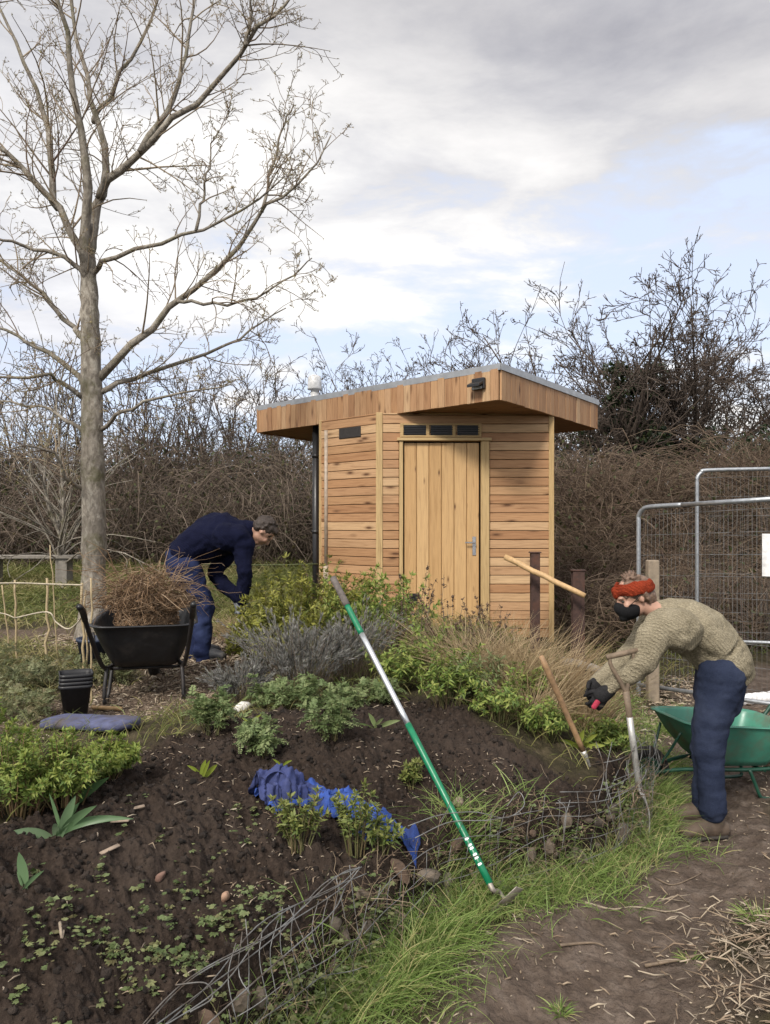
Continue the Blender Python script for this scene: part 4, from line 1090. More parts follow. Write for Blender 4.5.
# small tufts on the path
for (u, v, k, L, lab) in [(762, 925, 120, .12, 'bright green grass tuft at the right edge of the path'), (560, 1012, 70, .06, 'tiny grass tuft on the trodden path at the bottom'), (690, 960, 30, .06, 'thin grass tuft at the edge of the straw heap')]:
    grass_tuft(lab, gp(u, v), .09 if k > 100 else .05, L, k, 310 + k, M_grass, 'grass tufts on the path', 'grass_tuft', .004, .8, .8)
# meadow grass, left and back, right of the path, and over the mound behind the soil
def acc_m(x, y):
    so, pa, ch = masks(x, y); s = edge_sd(x, y); pd = line_d(PATHC, x, y)
    back = (s > .1) * (1 - so) * (1 - .93 * ch)
    right = (s < -.1) * sstep(.45, .75, pd) * (.15 + .85 * sstep(4.2, 6.0, y)) * (.35 + .65 * patch(x, y, 1.5, 4, -.4, .4))
    return np.clip(back * (.35 + .65 * patch(x, y, 1.2, 2, -.6, .4)) + right * .5, 0, 1)
pos = scatter(52000, (-5.5, 5.5), (2.5, 9.5), acc_m, g_); pos2 = scatter(60000, (-11, 7.5), (9.3, 15.2), lambda x, y: (.6 + .4 * patch(x, y, .8, 2, -.6, .4)) * (1 - .9 * (x > 2.2) * (y < 10)), g_)
pos = np.concatenate([pos, pos2]); mb = MB(); n = len(pos); a = g_.uniform(0, 2 * PI, n); far = sstep(6, 10, pos[:, 1])
rv = np.clip(g_.beta(2, 2.5, n) + .30 * fbm(pos[:, 0] * .9 + 4, pos[:, 1] * .9, o=2), 0, 1)
blades(mb, pos, np.stack([np.cos(a) * .45, np.sin(a) * .45, np.ones(n)], -1), g_.uniform(.06, .20, n) * (1 + far * 1.0) * (.6 + .7 * patch(pos[:, 0], pos[:, 1], .9, 7, -.6, .6)), g_.uniform(.003, .006, n) * (1 + far * 1.0), rv, g_, g_.uniform(.2, 1.2, n), 4)
o = mb.build('grass', M_lawn); tag(o, 'rough meadow grass, green and straw-brown, behind the beds and up to the hedge', 'grass', kind='stuff')
# creeping weeds on the near slope of the bed
def acc_w(x, y):
    s = edge_sd(x, y); return .55 * ((s < .02) & (s > -.20)) * patch(x, y, 6, 21, -.3, .3) + (s > -.1) * sstep(.7, .12, s) * (y < 2.9) * patch(x, y, 5, 6, -.15, .55) * .8 + .05 * (s > 0) * (s < 1.3) * patch(x, y, 4, 1, .1, .5)
pos = scatter(30000, (-1.8, 1.7), (1.2, 5.0), acc_w, g_); sw = edge_sd(pos[:, 0], pos[:, 1]); pos = pos[((pos[:, 1] < 3.4) & (pos[:, 0] < .6) & (g_.random(len(pos)) < .50)) | (sw < .03)]; sw = edge_sd(pos[:, 0], pos[:, 1]); pos[:, 2] = np.where(sw < .03, np.minimum(pos[:, 2], .05) + .26 * g_.random(len(pos)) ** 1.3 * sstep(-.24, -.05, sw), pos[:, 2]); mb = MB(); n = len(pos)
for k in range(4):
    a = g_.uniform(0, 2 * PI, n); pp = pos + np.stack([g_.normal(size=n) * .012, g_.normal(size=n) * .012, .003 + .05 * g_.random(n) ** 2], -1)
    tl = np.array([0, 0, 1.]) + g_.normal(size=(n, 3)) * .35; L_ = .006 + .020 * g_.random(n) ** 1.5; rv = g_.beta(2, 2, n); el = g_.uniform(-.1, .4, n)
    for da in (-1.0, -.35, .35, 1.0):                              # lobed leaves
        leaves(mb, pp, np.stack([np.cos(a + da), np.sin(a + da), el], -1), tl, L_ * (1 - .12 * abs(da)), L_ * .62, np.clip(rv + .06 * da, 0, 1), .1, .18)
o = mb.build('creeping_weeds', M_weed); tag(o, 'creeping small-leaved weeds over the near slope of dark soil', 'weeds', kind='stuff')
# clods
pos = scatter(30000, (-2.4, 1.6), (1.2, 4.9), lambda x, y: masks(x, y)[0] * (edge_sd(x, y) > -.02), g_); n = len(pos)
mb = MB(); sz = .0025 + .012 * g_.random(n) ** 5; lumps(mb, pos + np.array([0, 0, .001]), sz, g_, 2, .34)
o = mb.build('soil_clods', var_mat('soil clods', [(.010, .007, .005), (.022, .015, .011), (.036, .026, .020), (.052, .038, .030)], .95, 0, 60, .4, 1.0, 220, .01)); tag(o, 'dark crumbly clods on the freshly dug bed', 'soil', kind='stuff')
# wood chips, straw bits and dead leaves
M_chip = var_mat('wood chips and straw bits', [(.10, .068, .045), (.20, .145, .10), (.32, .25, .175), (.42, .35, .26), (.075, .05, .035), (.5, .43, .34)], .85)
def bits(pos, ln, wd, rng, lift=.004, flat=.25):
    mb_ = MB(); n = len(pos); a = rng.uniform(0, 2 * PI, n); d = np.stack([np.cos(a), np.sin(a), rng.normal(size=n) * flat], -1)
    d = unit(d) * ln[:, None]; bend = rng.normal(size=(n, 3)) * (ln * .10)[:, None]; bend[:, 2] = np.abs(bend[:, 2])
    pts = np.stack([pos - d * .5, pos + bend, pos + d * .5], 1); pts[:, :, 2] += lift
    tubes(mb_, pts, np.array([[.7, 1, .55]]) * wd[:, None], 4, rng.uniform(0, 1, n)); return mb_
def acc_c(x, y):
    so, pa, ch = masks(x, y); s = edge_sd(x, y); pd = line_d(PATHC, x, y)
    return np.clip(ch * .9 + (s < -.05) * sstep(.65, .25, pd) * .22 * (.3 + .7 * patch(x, y, 3, 5, -.3, .4)) + (s < -.05) * sstep(.20, .5, pd) * sstep(1.1, .5, pd) * .6 + (s < -.05) * np.exp(-((pd - .42) / .12) ** 2) * .45, 0, 1)
pos = scatter(46000, (-3.6, 3.5), (1.8, 8.2), acc_c, g_); n = len(pos)
ln = .008 + .055 * g_.random(n) ** 3; ln *= 1 + .8 * sstep(4.5, 6, pos[:, 1]); wd = g_.uniform(.0015, .0045, n) * (1 + sstep(4.5, 6, pos[:, 1]))
o = bits(pos, ln, wd, g_).build('wood_chips', M_chip); tag(o, 'scattered wood chips, straw and twigs on paths and by the black barrow', 'wood chips', kind='stuff')
pos = scatter(9500, (-2.2, 1.5), (1.2, 4.7), lambda x, y: masks(x, y)[0] * (.12 + .88 * patch(x, y, 2.2, 8, -.1, .6)), g_); n = len(pos)
o = bits(pos, .010 + .045 * g_.random(n) ** 3, g_.uniform(.001, .003, n), g_, .006).build('straw_bits', M_chip); tag(o, 'pale bits of straw and bark lying on the dark soil', 'straw bits', kind='stuff')

def acc_d(x, y):
    s_ = edge_sd(x, y); return ((s_ < .10) & (s_ > -.16) & (y < 5)) * (.15 + .85 * patch(x, y, 4, 15, -.2, .4))
pos = scatter(12000, (-1.0, 1.7), (1.4, 5.0), acc_d, g_); n = len(pos); pos[:, 2] = g_.uniform(.02, .33, n)
a = g_.uniform(0, 2 * PI, n); d = unit(np.stack([np.cos(a), np.sin(a), g_.uniform(-.3, 2.2, n)], -1)); L = g_.uniform(.05, .24, n); tt = np.linspace(0, 1, 5)
pts = pos[:, None] + d[:, None] * (L[:, None] * tt)[..., None]; pts[..., 2] -= (tt ** 2)[None] * L[:, None] * g_.uniform(0, .6, n)[:, None]; pts += np.cumsum(g_.normal(size=pts.shape) * .006, 1)
mb = MB(); tubes(mb, pts, np.linspace(1, .5, 5)[None] * (g_.uniform(.0008, .0022, n) * (.6 + .4 * sstep(1.8, 3.0, pos[:, 1])))[:, None], 3, g_.uniform(0, 1, n), cap=False)
lv_ = g_.integers(0, n, 2500); leaves(mb, pts[lv_, g_.integers(0, 5, 2500)], g_.normal(size=(2500, 3)), g_.normal(size=(2500, 3)), g_.uniform(.006, .016, 2500), g_.uniform(.003, .008, 2500), g_.uniform(0, .7, 2500))
o = mb.build('dead_stems', var_mat('dead stems', [(.07, .045, .03), (.13, .09, .06), (.22, .165, .11), (.32, .25, .17)], .9)); tag(o, 'dry dead stems and leaves caught in the wire along the bed wall', 'dead stems', kind='stuff')
# ================================================================== objects
M_galv = plain_mat('galvanised steel', (.36, .38, .40), .45, .7, 25, .2, .1)
M_wire = plain_mat('old galvanised wire', (.20, .20, .195), .6, .4, 30, .3, .1, dirt=(.09, .065, .045), dlo=.48, dhi=.62)
M_stone = var_mat('rubble stones', [(.065, .05, .037), (.11, .086, .064), (.16, .13, .10), (.052, .042, .034), (.13, .085, .058)], .9, 0, 18, .25, .5, 30)
M_handle = plain_mat('worn ash handle', (.30, .185, .095), .6, 0, 40, .3, .2, dirt=(.13, .085, .05))
M_handled = plain_mat('old grey brown handle', (.17, .125, .085), .7, 0, 40, .3, .2, dirt=(.09, .065, .045))
M_pole = plain_mat('peeled pole', (.46, .30, .145), .6, 0, 30, .2, .2)
M_rust = plain_mat('rusty steel', (.050, .026, .020), .8, 0, 25, .4, .4, dirt=(.10, .04, .022))
M_alu = plain_mat('bare aluminium shaft', (.62, .64, .65), .34, .85, 30, .08, .05)
M_hgreen = plain_mat('green coated shaft', (.006, .165, .075), .35, 0, 30, .15, .05, dirt=(.08, .10, .06), dlo=.62, dhi=.75)
M_grip = plain_mat('grey foam grip', (.115, .098, .088), .8, 0, 40, .3, .2)
M_steelw = plain_mat('worn pale steel', (.50, .49, .46), .4, .6, 25, .2, .15, dirt=(.13, .09, .06))
M_white = plain_mat('white sheet', (.78, .78, .78), .5)
M_postw = plain_mat('weathered fence post', (.25, .20, .145), .85, 0, 15, .25, .4, dirt=(.13, .11, .08))
M_greyw = plain_mat('grey weathered timber', (.22, .20, .17), .85, 0, 15, .25, .4)
M_cane = plain_mat('bamboo cane', (.36, .28, .16), .6, 0, 30, .2, .1)
M_rope = plain_mat('pale rope', (.42, .37, .28), .8)

# ---- gabion wall of the bed
esp = spline(EDGE[1:12], 400)
cum = np.concatenate([[0], np.cumsum(np.linalg.norm(np.diff(esp, axis=0), axis=1))])
def edge_at(s, off):
    x = np.interp(s, cum, esp[:, 0]); y = np.interp(s, cum, esp[:, 1])
    e = 1e-2; dx = np.interp(s + e, cum, esp[:, 0]) - np.interp(s - e, cum, esp[:, 0]); dy = np.interp(s + e, cum, esp[:, 1]) - np.interp(s - e, cum, esp[:, 1])
    l = np.hypot(dx, dy) + 1e-9
    return x + dy / l * off, y - dx / l * off
SMAX = float(np.interp(4.8, esp[:, 1], cum))
wallr = thing('gabion_wall', (.2, 3.0, 0), 'low curved wall of rubble in slumped wire mesh, holding up the dark soil', 'gabion wall')
g_ = np.random.default_rng(401)
st_mesh = []
for k in range(10):
    m = MB(); V_, F_ = ico(2); q_ = V_ * (1 + .42 * vnoise(V_[:, 0] * 1.4 + k * 7, V_[:, 1] * 1.4, V_[:, 2] * 1.4) + .05 * g_.uniform(-1, 1, len(V_)))[:, None] * np.array([1, .78, .62]); m.add(q_, [F_]); o = m.build('stone', M_stone, wallr, smooth=False)
    o.data.attributes['rnd'].data.foreach_set('value', np.full(len(o.data.vertices), g_.random(), np.float32))
    st_mesh.append(o.data); bpy.data.objects.remove(o)
ns = 54
for k in range(ns):
    s = g_.uniform(1.05, SMAX) if k > 8 else g_.uniform(.5, 1.1); zz = g_.uniform(.02, .25); off = g_.uniform(.015, .06) - zz * .12
    x, y = edge_at(np.array([s]), off); r = g_.uniform(.018, .050)
    o = bpy.data.objects.new('stone', st_mesh[k % 10]); COL.objects.link(o); o.parent = wallr; o.matrix_parent_inverse = world_of(wallr).inverted()
    o.location = (float(x[0]), float(y[0]), zz); o.scale = (r * g_.uniform(.8, 1.3), r, r * g_.uniform(.6, 1.1)); o.rotation_euler = tuple(g_.uniform(0, 6.28, 3))
def wire_panel(s0, s1, top, lean, seed, dens=.062, rows=(.02, .09, .17, .25, .33), noise_a=.022, nm='wire_panel'):
    g2 = np.random.default_rng(seed); m = MB(); n = max(int((s1 - s0) / .02), 8); s = np.linspace(s0, s1, n)
    def pt(s, z):
        w1 = noise_a * vnoise(s * 5 + seed, z * 7) + .02; x, y = edge_at(s, .085 + w1 + lean * (z - .1) * (1 + .5 * vnoise(s * 2, np.zeros_like(s) + seed)))
        return np.stack([x, y, z + noise_a * .9 * vnoise(s * 4 + 9, z * 5 + seed) + .0], -1)
    for z in rows:
        if z <= top: tube1(m, pt(s, np.full(n, z)), .0016, 4)
    for q in np.arange(s0, s1, dens):
        zz = np.linspace(-.02, top * g2.uniform(.9, 1.1), 7); tube1(m, pt(np.full(7, q) + .02 * np.sin(zz * 9 + q), zz), .0013, 3)
    return m.build(nm, M_wire, wallr)
wire_panel(.2, 1.1, .30, .22, 3, dens=.13, rows=(.09, .25), noise_a=.04)
wire_panel(1.12, 1.75, .34, .30, 4, dens=.10, rows=(.05, .18, .33), noise_a=.05)
wire_panel(1.8, 2.7, .34, .10, 5, dens=.09, rows=(.05, .16, .25, .33), noise_a=.045)
wire_panel(2.68, 3.45, .38, .05, 6, dens=.08, rows=(.08, .2, .3), noise_a=.045)
wire_panel(3.4, SMAX, .42, -.02, 7, dens=.08, rows=(.1, .2, .3, .38), noise_a=.05)
# sprung loose wires: near left bundle, one by the plant, and two by the gloves
def px_wire(m, px, r=.0022, n=24):
    pts = []
    for u, v, d in px: pts.append(P(u, v, d))
    tube1(m, spline(pts, n), r, 5)
m = MB(); g2 = np.random.default_rng(9)
for k in range(5):
    j = lambda: g2.uniform(-9, 9)
    px_wire(m, [(120 + j(), 1050 + j(), 1.78), (200 + j() * 2, 985 + j(), 2.02 + g2.uniform(-.04, .04)), (270 + j(), 925 + j() * 1.5, 2.30 + g2.uniform(-.05, .03)), (332 + j(), 885 + j(), 2.56), (362 + j() * .5, 870 + j() * .4, 2.66)], .0019)
px_wire(m, [(190, 1040, 1.9), (262, 975, 2.1), (330, 915, 2.45), (345, 888, 2.6)]); px_wire(m, [(175, 985, 1.98), (205, 983, 2.0), (212, 998, 2.0), (190, 1012, 1.95)], .002)
for k in range(13): 
    u = 228 + k * 10.5; v = 958 - k * 6.2; d = 2.12 + k * .043
    px_wire(m, [(u + g2.uniform(-14, 14), v - 16 + g2.uniform(-12, 12), d + .05), (u, v + 20, d), (u + g2.uniform(-5, 18), v + 62 + g2.uniform(-20, 20), d - .03)], .0016, 8)
m.build('loose_wire', M_wire, wallr)
m = MB()
px_wire(m, [(408, 826, 3.0), (440, 815, 3.06), (475, 812, 3.12), (505, 818, 3.16), (524, 806, 3.22), (519, 792, 3.26), (507, 806, 3.2)], .002)
px_wire(m, [(415, 838, 2.96), (450, 822, 3.05), (490, 820, 3.1), (530, 812, 3.2), (575, 806, 3.36)], .002); px_wire(m, [(440, 822, 3.04), (448, 808, 3.1), (452, 790, 3.15)], .0016)
m.build('loose_wire', M_wire, wallr)
m = MB()
for px in ([(560, 792, 3.36), (600, 790, 3.56), (632, 775, 3.8), (642, 752, 4.0), (636, 735, 4.1)], [(556, 803, 3.34), (606, 800, 3.56), (640, 782, 3.78), (650, 760, 3.95)], [(612, 742, 3.9), (606, 775, 3.7), (612, 805, 3.6)], [(596, 742, 3.85), (604, 770, 3.7), (598, 800, 3.58)], [(640, 735, 4.0), (628, 765, 3.85), (634, 800, 3.7)], [(590, 765, 3.7), (622, 758, 3.85), (645, 742, 4.05)], [(570, 800, 3.4), (564, 826, 3.36), (566, 858, 3.34)], [(558, 800, 3.36), (566, 812, 3.36), (562, 850, 3.33)]): px_wire(m, px, .0022)
m.build('loose_wire', M_wire, wallr)

# ---- hoe
foot = gp(506, 922); foot[2] += .05
top = P(333, 578, 4.02); neck_end = P(490, 884, 3.09)
ax = unit(neck_end - top); LH = np.linalg.norm(neck_end - top)
hoe = thing('garden_hoe', foot, 'long-handled hoe with green and silver shaft and grey grip, leaning across the bed', 'hoe')
def shaft(nm, a, b, r, mat, k=14):
    m = MB(); p0 = top + ax * LH * a; p1 = top + ax * LH * b; q = np.linspace(0, 1, 8)[:, None]; tube1(m, p0 + (p1 - p0) * q, r, k); return m.build(nm, mat, hoe)
shaft('grip', 0, .115, .0175, M_grip); shaft('shaft', .113, .225, .0152, M_hgreen); shaft('shaft', .224, .545, .0142, M_alu); so = shaft('shaft', .543, 1.0, .0152, M_hgreen)
m = MB(); p0 = top + ax * LH * .88; p1 = top + ax * LH * .955; vw = unit(np.array([0, 0, 1.6]) - p0); sx = unit(np.cross(ax, vw))
for k in range(9):
    a = np.linspace(-.55, .55, 7)[:, None]; c = p0 + (p1 - p0) * (k + .5) / 9
    if k % 3 == 1: continue
    pts = c + (sx * np.sin(a) + np.cross(sx, ax) * np.cos(a) * (1 if np.dot(np.cross(sx, ax), vw) > 0 else -1)) * .0157
    V = np.concatenate([pts - ax * .0045, pts + ax * .0045]); m.add(V, [(i, i + 1, 7 + i + 1, 7 + i) for i in range(6)])
m.build('print', M_white, so)
m = MB(); hd = foot + np.array([.0, 0, .035])
tube1(m, spline([neck_end - ax * .03, neck_end + ax * .03, hd + np.array([-.03, .01, .035]), hd], 12), np.linspace(.0125, .007, 12), 10)
bx = unit(np.array([.80, -.15, .85])); by = unit(np.cross(bx, np.array([.5, -.75, -.3]))); bz = np.cross(bx, by)
obox(m, hd - bx * .08 - by * .027 - bz * .002, bx * .16, by * .054, bz * .004, .5, .001)
m.build('blade', plain_mat('dull hoe steel', (.30, .27, .23), .55, .5, 25, .3, .2, dirt=(.08, .055, .04)), hoe)

# ---- blue cloth bag
M_bluec = plain_mat('blue canvas', (.024, .062, .26), .85, 0, 9, .6, .5, 160, .003, dirt=(.016, .03, .13))
M_navyc = plain_mat('dark blue webbing', (.030, .042, .135), .8, 0, 30, .3, .3)
b0 = gp(300, 822)
bag = thing('cloth_bag', b0, 'crumpled blue cloth bag with straps, lying on the soil behind the leafy plants', 'bag')
def drape(px, wd, ht, seed, n=60, k=28, lift=.0, wr=.013):
    m = MB(); c = spline([gp(u, v) for u, v in px], n); c[:, 2] = Hf(c[:, 0], c[:, 1]) + lift - .012
    w_ = np.interp(np.linspace(0, 1, n), np.linspace(0, 1, len(wd)), wd); h_ = np.interp(np.linspace(0, 1, n), np.linspace(0, 1, len(ht)), ht)
    T = unit(np.gradient(c, axis=0)); S = unit(np.cross(T, np.array([0, 0, 1.]))); U = np.cross(S, T); a = np.arange(k) / k * 2 * PI
    tt = np.linspace(0, 1, n)[:, None] * np.ones((1, k)); aa = np.ones((n, 1)) * a
    rr = 1 + .16 * vnoise(tt * 9 + seed, aa * 1.2) + .12 * vnoise(tt * 22, aa * 2.2 + seed) - .14 * np.abs(vnoise(tt * 14 + aa * .8 + seed, aa * .5))
    V = c[:, None] + S[:, None] * (w_[:, None] * np.cos(a) * rr)[..., None] + U[:, None] * (h_[:, None] * (np.sin(a) * .5 + .5) * 2 * np.clip(rr, .5, 2) * .5)[..., None]
    f = [(i * k + j, i * k + (j + 1) % k, (i + 1) * k + (j + 1) % k, (i + 1) * k + j) for i in range(n - 1) for j in range(k)] + [tuple(range(k))[::-1], tuple((n - 1) * k + j for j in range(k))]
    m.add(V.reshape(-1, 3), f); return m
def sheet(px, wd, ht, seed, n=90, k=40, fold=.022, lift=.0):
    """crumpled cloth lying over the ground, thin and open at its edges"""
    c = spline([gp(u, v) for u, v in px], n); tt = np.linspace(0, 1, n); w_ = np.interp(tt, np.linspace(0, 1, len(wd)), wd); h_ = np.interp(tt, np.linspace(0, 1, len(ht)), ht)
    T = unit(np.gradient(c, axis=0) * np.array([1, 1, 0])); S = np.stack([-T[:, 1], T[:, 0], T[:, 2] * 0], -1); x = np.linspace(-1, 1, k)[None] * np.ones((n, 1)); t2 = tt[:, None] * np.ones((1, k))
    ww = w_[:, None] * (1 + .28 * vnoise(t2 * 6 + seed, np.sign(x) * 3 + seed)); V = c[:, None] + S[:, None] * (x * ww)[..., None]
    g1 = 1 - np.abs(vnoise(t2 * 7 + x * .9 + seed, x * 1.4 + t2 * 2)) * 2; g3 = 1 - np.abs(vnoise(t2 * 15 - x * 1.6, x * 2.2 + seed)) * 2; g4 = vnoise(t2 * 30 + x * 3, x * 6 + seed)
    up_ = h_[:, None] * np.sqrt(np.clip(1 - x ** 2, 0, 1)) * (.8 + .35 * vnoise(t2 * 4 + seed, x)) + fold * (.9 * g1 + .55 * g3 + .12 * g4) * (.35 + .65 * (1 - x ** 4))
    V[..., 2] = Hf(V[..., 0].ravel(), V[..., 1].ravel()).reshape(n, k) + np.maximum(up_, .004) + lift
    V[..., 0] += .012 * g3; V[..., 1] += .010 * g1
    U = V - np.array([0, 0, .0035]); m = MB(); N0 = n * k
    f = [(i * k + j, i * k + j + 1, (i + 1) * k + j + 1, (i + 1) * k + j) for i in range(n - 1) for j in range(k - 1)]
    f += [tuple(N0 + q for q in reversed(z)) for z in f]
    ring = [j for j in range(k)] + [i * k + k - 1 for i in range(1, n)] + [(n - 1) * k + j for j in range(k - 2, -1, -1)] + [i * k for i in range(n - 2, 0, -1)]
    f += [(ring[i], N0 + ring[i], N0 + ring[(i + 1) % len(ring)], ring[(i + 1) % len(ring)]) for i in range(len(ring))]
    m.add(np.concatenate([V.reshape(-1, 3), U.reshape(-1, 3)]), f); return m
sheet([(262, 802), (295, 801), (328, 808), (358, 820), (392, 838)], [.075, .095, .085, .07, .03], [.045, .06, .065, .05, .015], 3).build('body', M_bluec, bag)
sheet([(330, 814), (358, 824), (388, 838), (418, 853)], [.05, .06, .045, .02], [.06, .06, .04, .012], 8, 60, 24, .014, .02).build('flap', M_bluec, bag)
sheet([(256, 802), (272, 799), (298, 803), (322, 812)], [.045, .07, .065, .03], [.06, .085, .075, .05], 12, 70, 36, .018, .02).build('flap', M_navyc, bag)
m = MB(); cc = P(276, 778, 3.2)
a = np.linspace(-.3, PI + .3, 14); pts = np.stack([cc[0] + .048 * np.cos(a), cc[1] + .02 * np.sin(a * 1.5), cc[2] - .02 + .045 * np.sin(a)], -1); V = np.concatenate([pts - np.array([0, .014, 0]), pts + np.array([0, .014, 0])]); m.add(np.concatenate([V, V + np.array([0, 0, .004])]), [(i, i + 1, 14 + i + 1, 14 + i) for i in range(13)] + [(28 + i, 28 + 14 + i, 28 + 14 + i + 1, 28 + i + 1) for i in range(13)] + [(i, 28 + i, 28 + i + 1, i + 1) for i in range(13)] + [(14 + i, 14 + i + 1, 42 + i + 1, 42 + i) for i in range(13)])
m.build('strap', M_navyc, bag, smooth=True)

# ---- wheelbarrows
def barrow(name, loc, rz, label, M_tray, M_frame, M_tyre, M_leg=None, sc_=1.0):
    root = thing(name, (0, 0, 0), label, 'wheelbarrow', 'two wheelbarrows')
    def rring(x0, x1, w0, w1, z0, z1, r, k=7):
        pts = []
        for cx, cy, a0 in ((x1 - r, w1 / 2 - r, 0), (x0 + r, w0 / 2 - r, 90), (x0 + r, -w0 / 2 + r, 180), (x1 - r, -w1 / 2 + r, 270)):
            for q in range(k):
                a = math.radians(a0 + 90 * q / (k - 1)); x = cx + r * math.cos(a); pts.append((x, cy + r * math.sin(a), z0 + (z1 - z0) * (x - x0) / (x1 - x0)))
        return np.array(pts)
    R_ = [rring(-.16, .30, .40, .36, .235, .25, .07), rring(-.20, .36, .46, .42, .28, .30, .09), rring(-.28, .47, .56, .52, .40, .44, .10), rring(-.34, .55, .635, .58, .505, .575, .11), rring(-.345, .555, .645, .59, .515, .585, .11),
          rring(-.362, .572, .679, .625, .517, .587, .12), rring(-.362, .572, .679, .625, .523, .593, .12), rring(-.33, .54, .615, .56, .525, .595, .11), rring(-.322, .53, .60, .545, .505, .572, .105), rring(-.265, .455, .53, .49, .40, .44, .09), rring(-.185, .345, .44, .40, .285, .305, .08), rring(-.15, .29, .38, .34, .247, .262, .06)]
    k = len(R_[0]); m = MB(); f = []
    for i in range(len(R_) - 1): f += [(i * k + j, i * k + (j + 1) % k, (i + 1) * k + (j + 1) % k, (i + 1) * k + j) for j in range(k)]
    f += [tuple(range(k))[::-1], tuple((len(R_) - 1) * k + j for j in range(k))]
    m.add(np.concatenate(R_), f); m.build('tray', M_tray, root)
    fr = MB()
    for s in (-1, 1):
        tube1(fr, spline([(.74, s * .055, .185), (.52, s * .10, .215), (.30, s * .17, .222), (-.12, s * .235, .225), (-.30, s * .265, .30), (-.52, s * .30, .52), (-.66, s * .315, .66), (-.72, s * .318, .685)], 36), .0145, 10)
        tube1(fr, spline([(-.335, s * .30, .49), (-.36, s * .285, .40), (-.30, s * .265, .30)], 8), .008, 6)
    tube1(fr, [(-.08, -.24, .212), (-.08, .24, .212)], .011, 8); tube1(fr, [(.26, -.19, .208), (.26, .19, .208)], .011, 8)
    for s in (-1, 1): tube1(fr, spline([(.70, s * .062, .20), (.60, s * .10, .36), (.535, s * .14, .50)], 10), .010, 8)
    fr.build('frame', M_frame, root)
    for s in (-1, 1):
        lg = MB(); tube1(lg, spline([(-.19, s * .235, .235), (-.225, s * .245, .12), (-.235, s * .245, .03), (-.20, s * .245, .012), (-.08, s * .245, .012), (-.035, s * .245, .03), (.0, s * .235, .12), (.04, s * .225, .225)], 30), .013, 9)
        lg.build('leg', M_leg or M_frame, root)
        gr = MB(); tube1(gr, [(-.60, s * .310, .60), (-.66, s * .315, .66), (-.72, s * .3185, .685), (-.755, s * .32, .697)], [.0185, .019, .019, .017], 12); gr.build('grip', M_black, root)
    # wheel
    wz = .185; ty = MB(); n = 32; ks = 12; a = np.arange(n) / n * 2 * PI; b = np.arange(ks) / ks * 2 * PI
    rr = .145 + .042 * np.cos(b); yy = .042 * np.sin(b)
    tread = 1 + .012 * (np.arange(n) % 2)[:, None] * (np.cos(b) > .3)[None]
    V = np.stack([.74 + rr[None] * tread * np.cos(a)[:, None], np.repeat(yy[None], n, 0), wz + rr[None] * tread * np.sin(a)[:, None]], -1).reshape(-1, 3)
    ty.add(V, [(i * ks + j, i * ks + (j + 1) % ks, ((i + 1) % n) * ks + (j + 1) % ks, ((i + 1) % n) * ks + j) for i in range(n) for j in range(ks)])
    wo = MB(); lathe(wo, [(.02, -.055), (.02, -.02), (.085, -.022), (.108, -.034), (.112, -.030), (.112, .030), (.108, .034), (.085, .022), (.02, .02), (.02, .055)], 24, (.74, 0, wz), axis='y')
    wh = wo.build('wheel', M_tray if name == 'none' else M_frame, root); ty.build('tyre', M_tyre, wh)
    root.location = [float(q) for q in loc]; root.rotation_euler = (0, 0, rz); root.scale = (sc_,) * 3
    return root
M_tyre = plain_mat('dusty rubber', (.020, .018, .017), .85, 0, 20, .3, .3, dirt=(.07, .055, .045))
M_btray = plain_mat('black plastic tray', (.012, .013, .015), .42, 0, 12, .3, .1, dirt=(.045, .04, .036), dlo=.55, dhi=.8)
M_bfr = plain_mat('black tube frame', (.016, .014, .014), .5, 0, 12, .3, .1, dirt=(.06, .045, .035), dlo=.55, dhi=.75)
M_gtray = plain_mat('green plastic tray', (.06, .23, .16), .42, 0, 8, .2, .1, dirt=(.12, .135, .095), dscale=5, dlo=.47, dhi=.68)
M_gfr = plain_mat('green tube frame', (.010, .055, .034), .4, 0, 12, .2, .1, dirt=(.05, .045, .03), dlo=.6, dhi=.8)
bl = on(147, 5.24); bl[2] = h1(bl[0], bl[1]) + .0
barrow('wheelbarrow', bl, math.radians(103), 'black wheelbarrow heaped with brown cuttings, under the bare tree', M_btray, M_bfr, M_tyre)
gl_ = np.array([2.18, 4.80, h1(2.18, 4.80)])
barrow('wheelbarrow', gl_, math.radians(191), 'green wheelbarrow with empty tray, behind the woman in the jumper', M_gtray, M_gfr, M_tyre, sc_=.82)

# ---- heap of cuttings in the black barrow
hp = np.array([bl[0] - .03, bl[1] + .10, bl[2] + .44])
m = MB(); g2 = np.random.default_rng(77); n = 1900; M = 7
a = g2.uniform(0, 2 * PI, n); rr = np.sqrt(g2.random(n)); c0 = hp + np.stack([np.cos(a) * rr * .36, np.sin(a) * rr * .32, g2.random(n) * .52 * (1 - rr ** 2 * .8) - .06], -1)
d = unit(np.stack([np.cos(a + g2.normal(size=n) * 1.2), np.sin(a + g2.normal(size=n) * 1.2), g2.normal(size=n) * .45 + .05], -1)); L = g2.uniform(.12, .42, n)
tt = np.linspace(-.5, .5, M); pts = c0[:, None] + d[:, None] * (L[:, None] * tt)[..., None]; pts[:, :, 2] -= (tt ** 2)[None] * L[:, None] * .5
pts += np.cumsum(g2.normal(size=pts.shape) * .008, 1)
rel = pts - hp; rad_ = np.hypot(rel[..., 0], rel[..., 1]); low = pts[..., 2] < bl[2] + .60; k_ = np.where(low, np.minimum(1, .20 / np.maximum(rad_, 1e-6)), 1.0); pts[..., :2] = hp[:2] + rel[..., :2] * k_[..., None]; pts[..., 2] = np.maximum(pts[..., 2], bl[2] + .40)
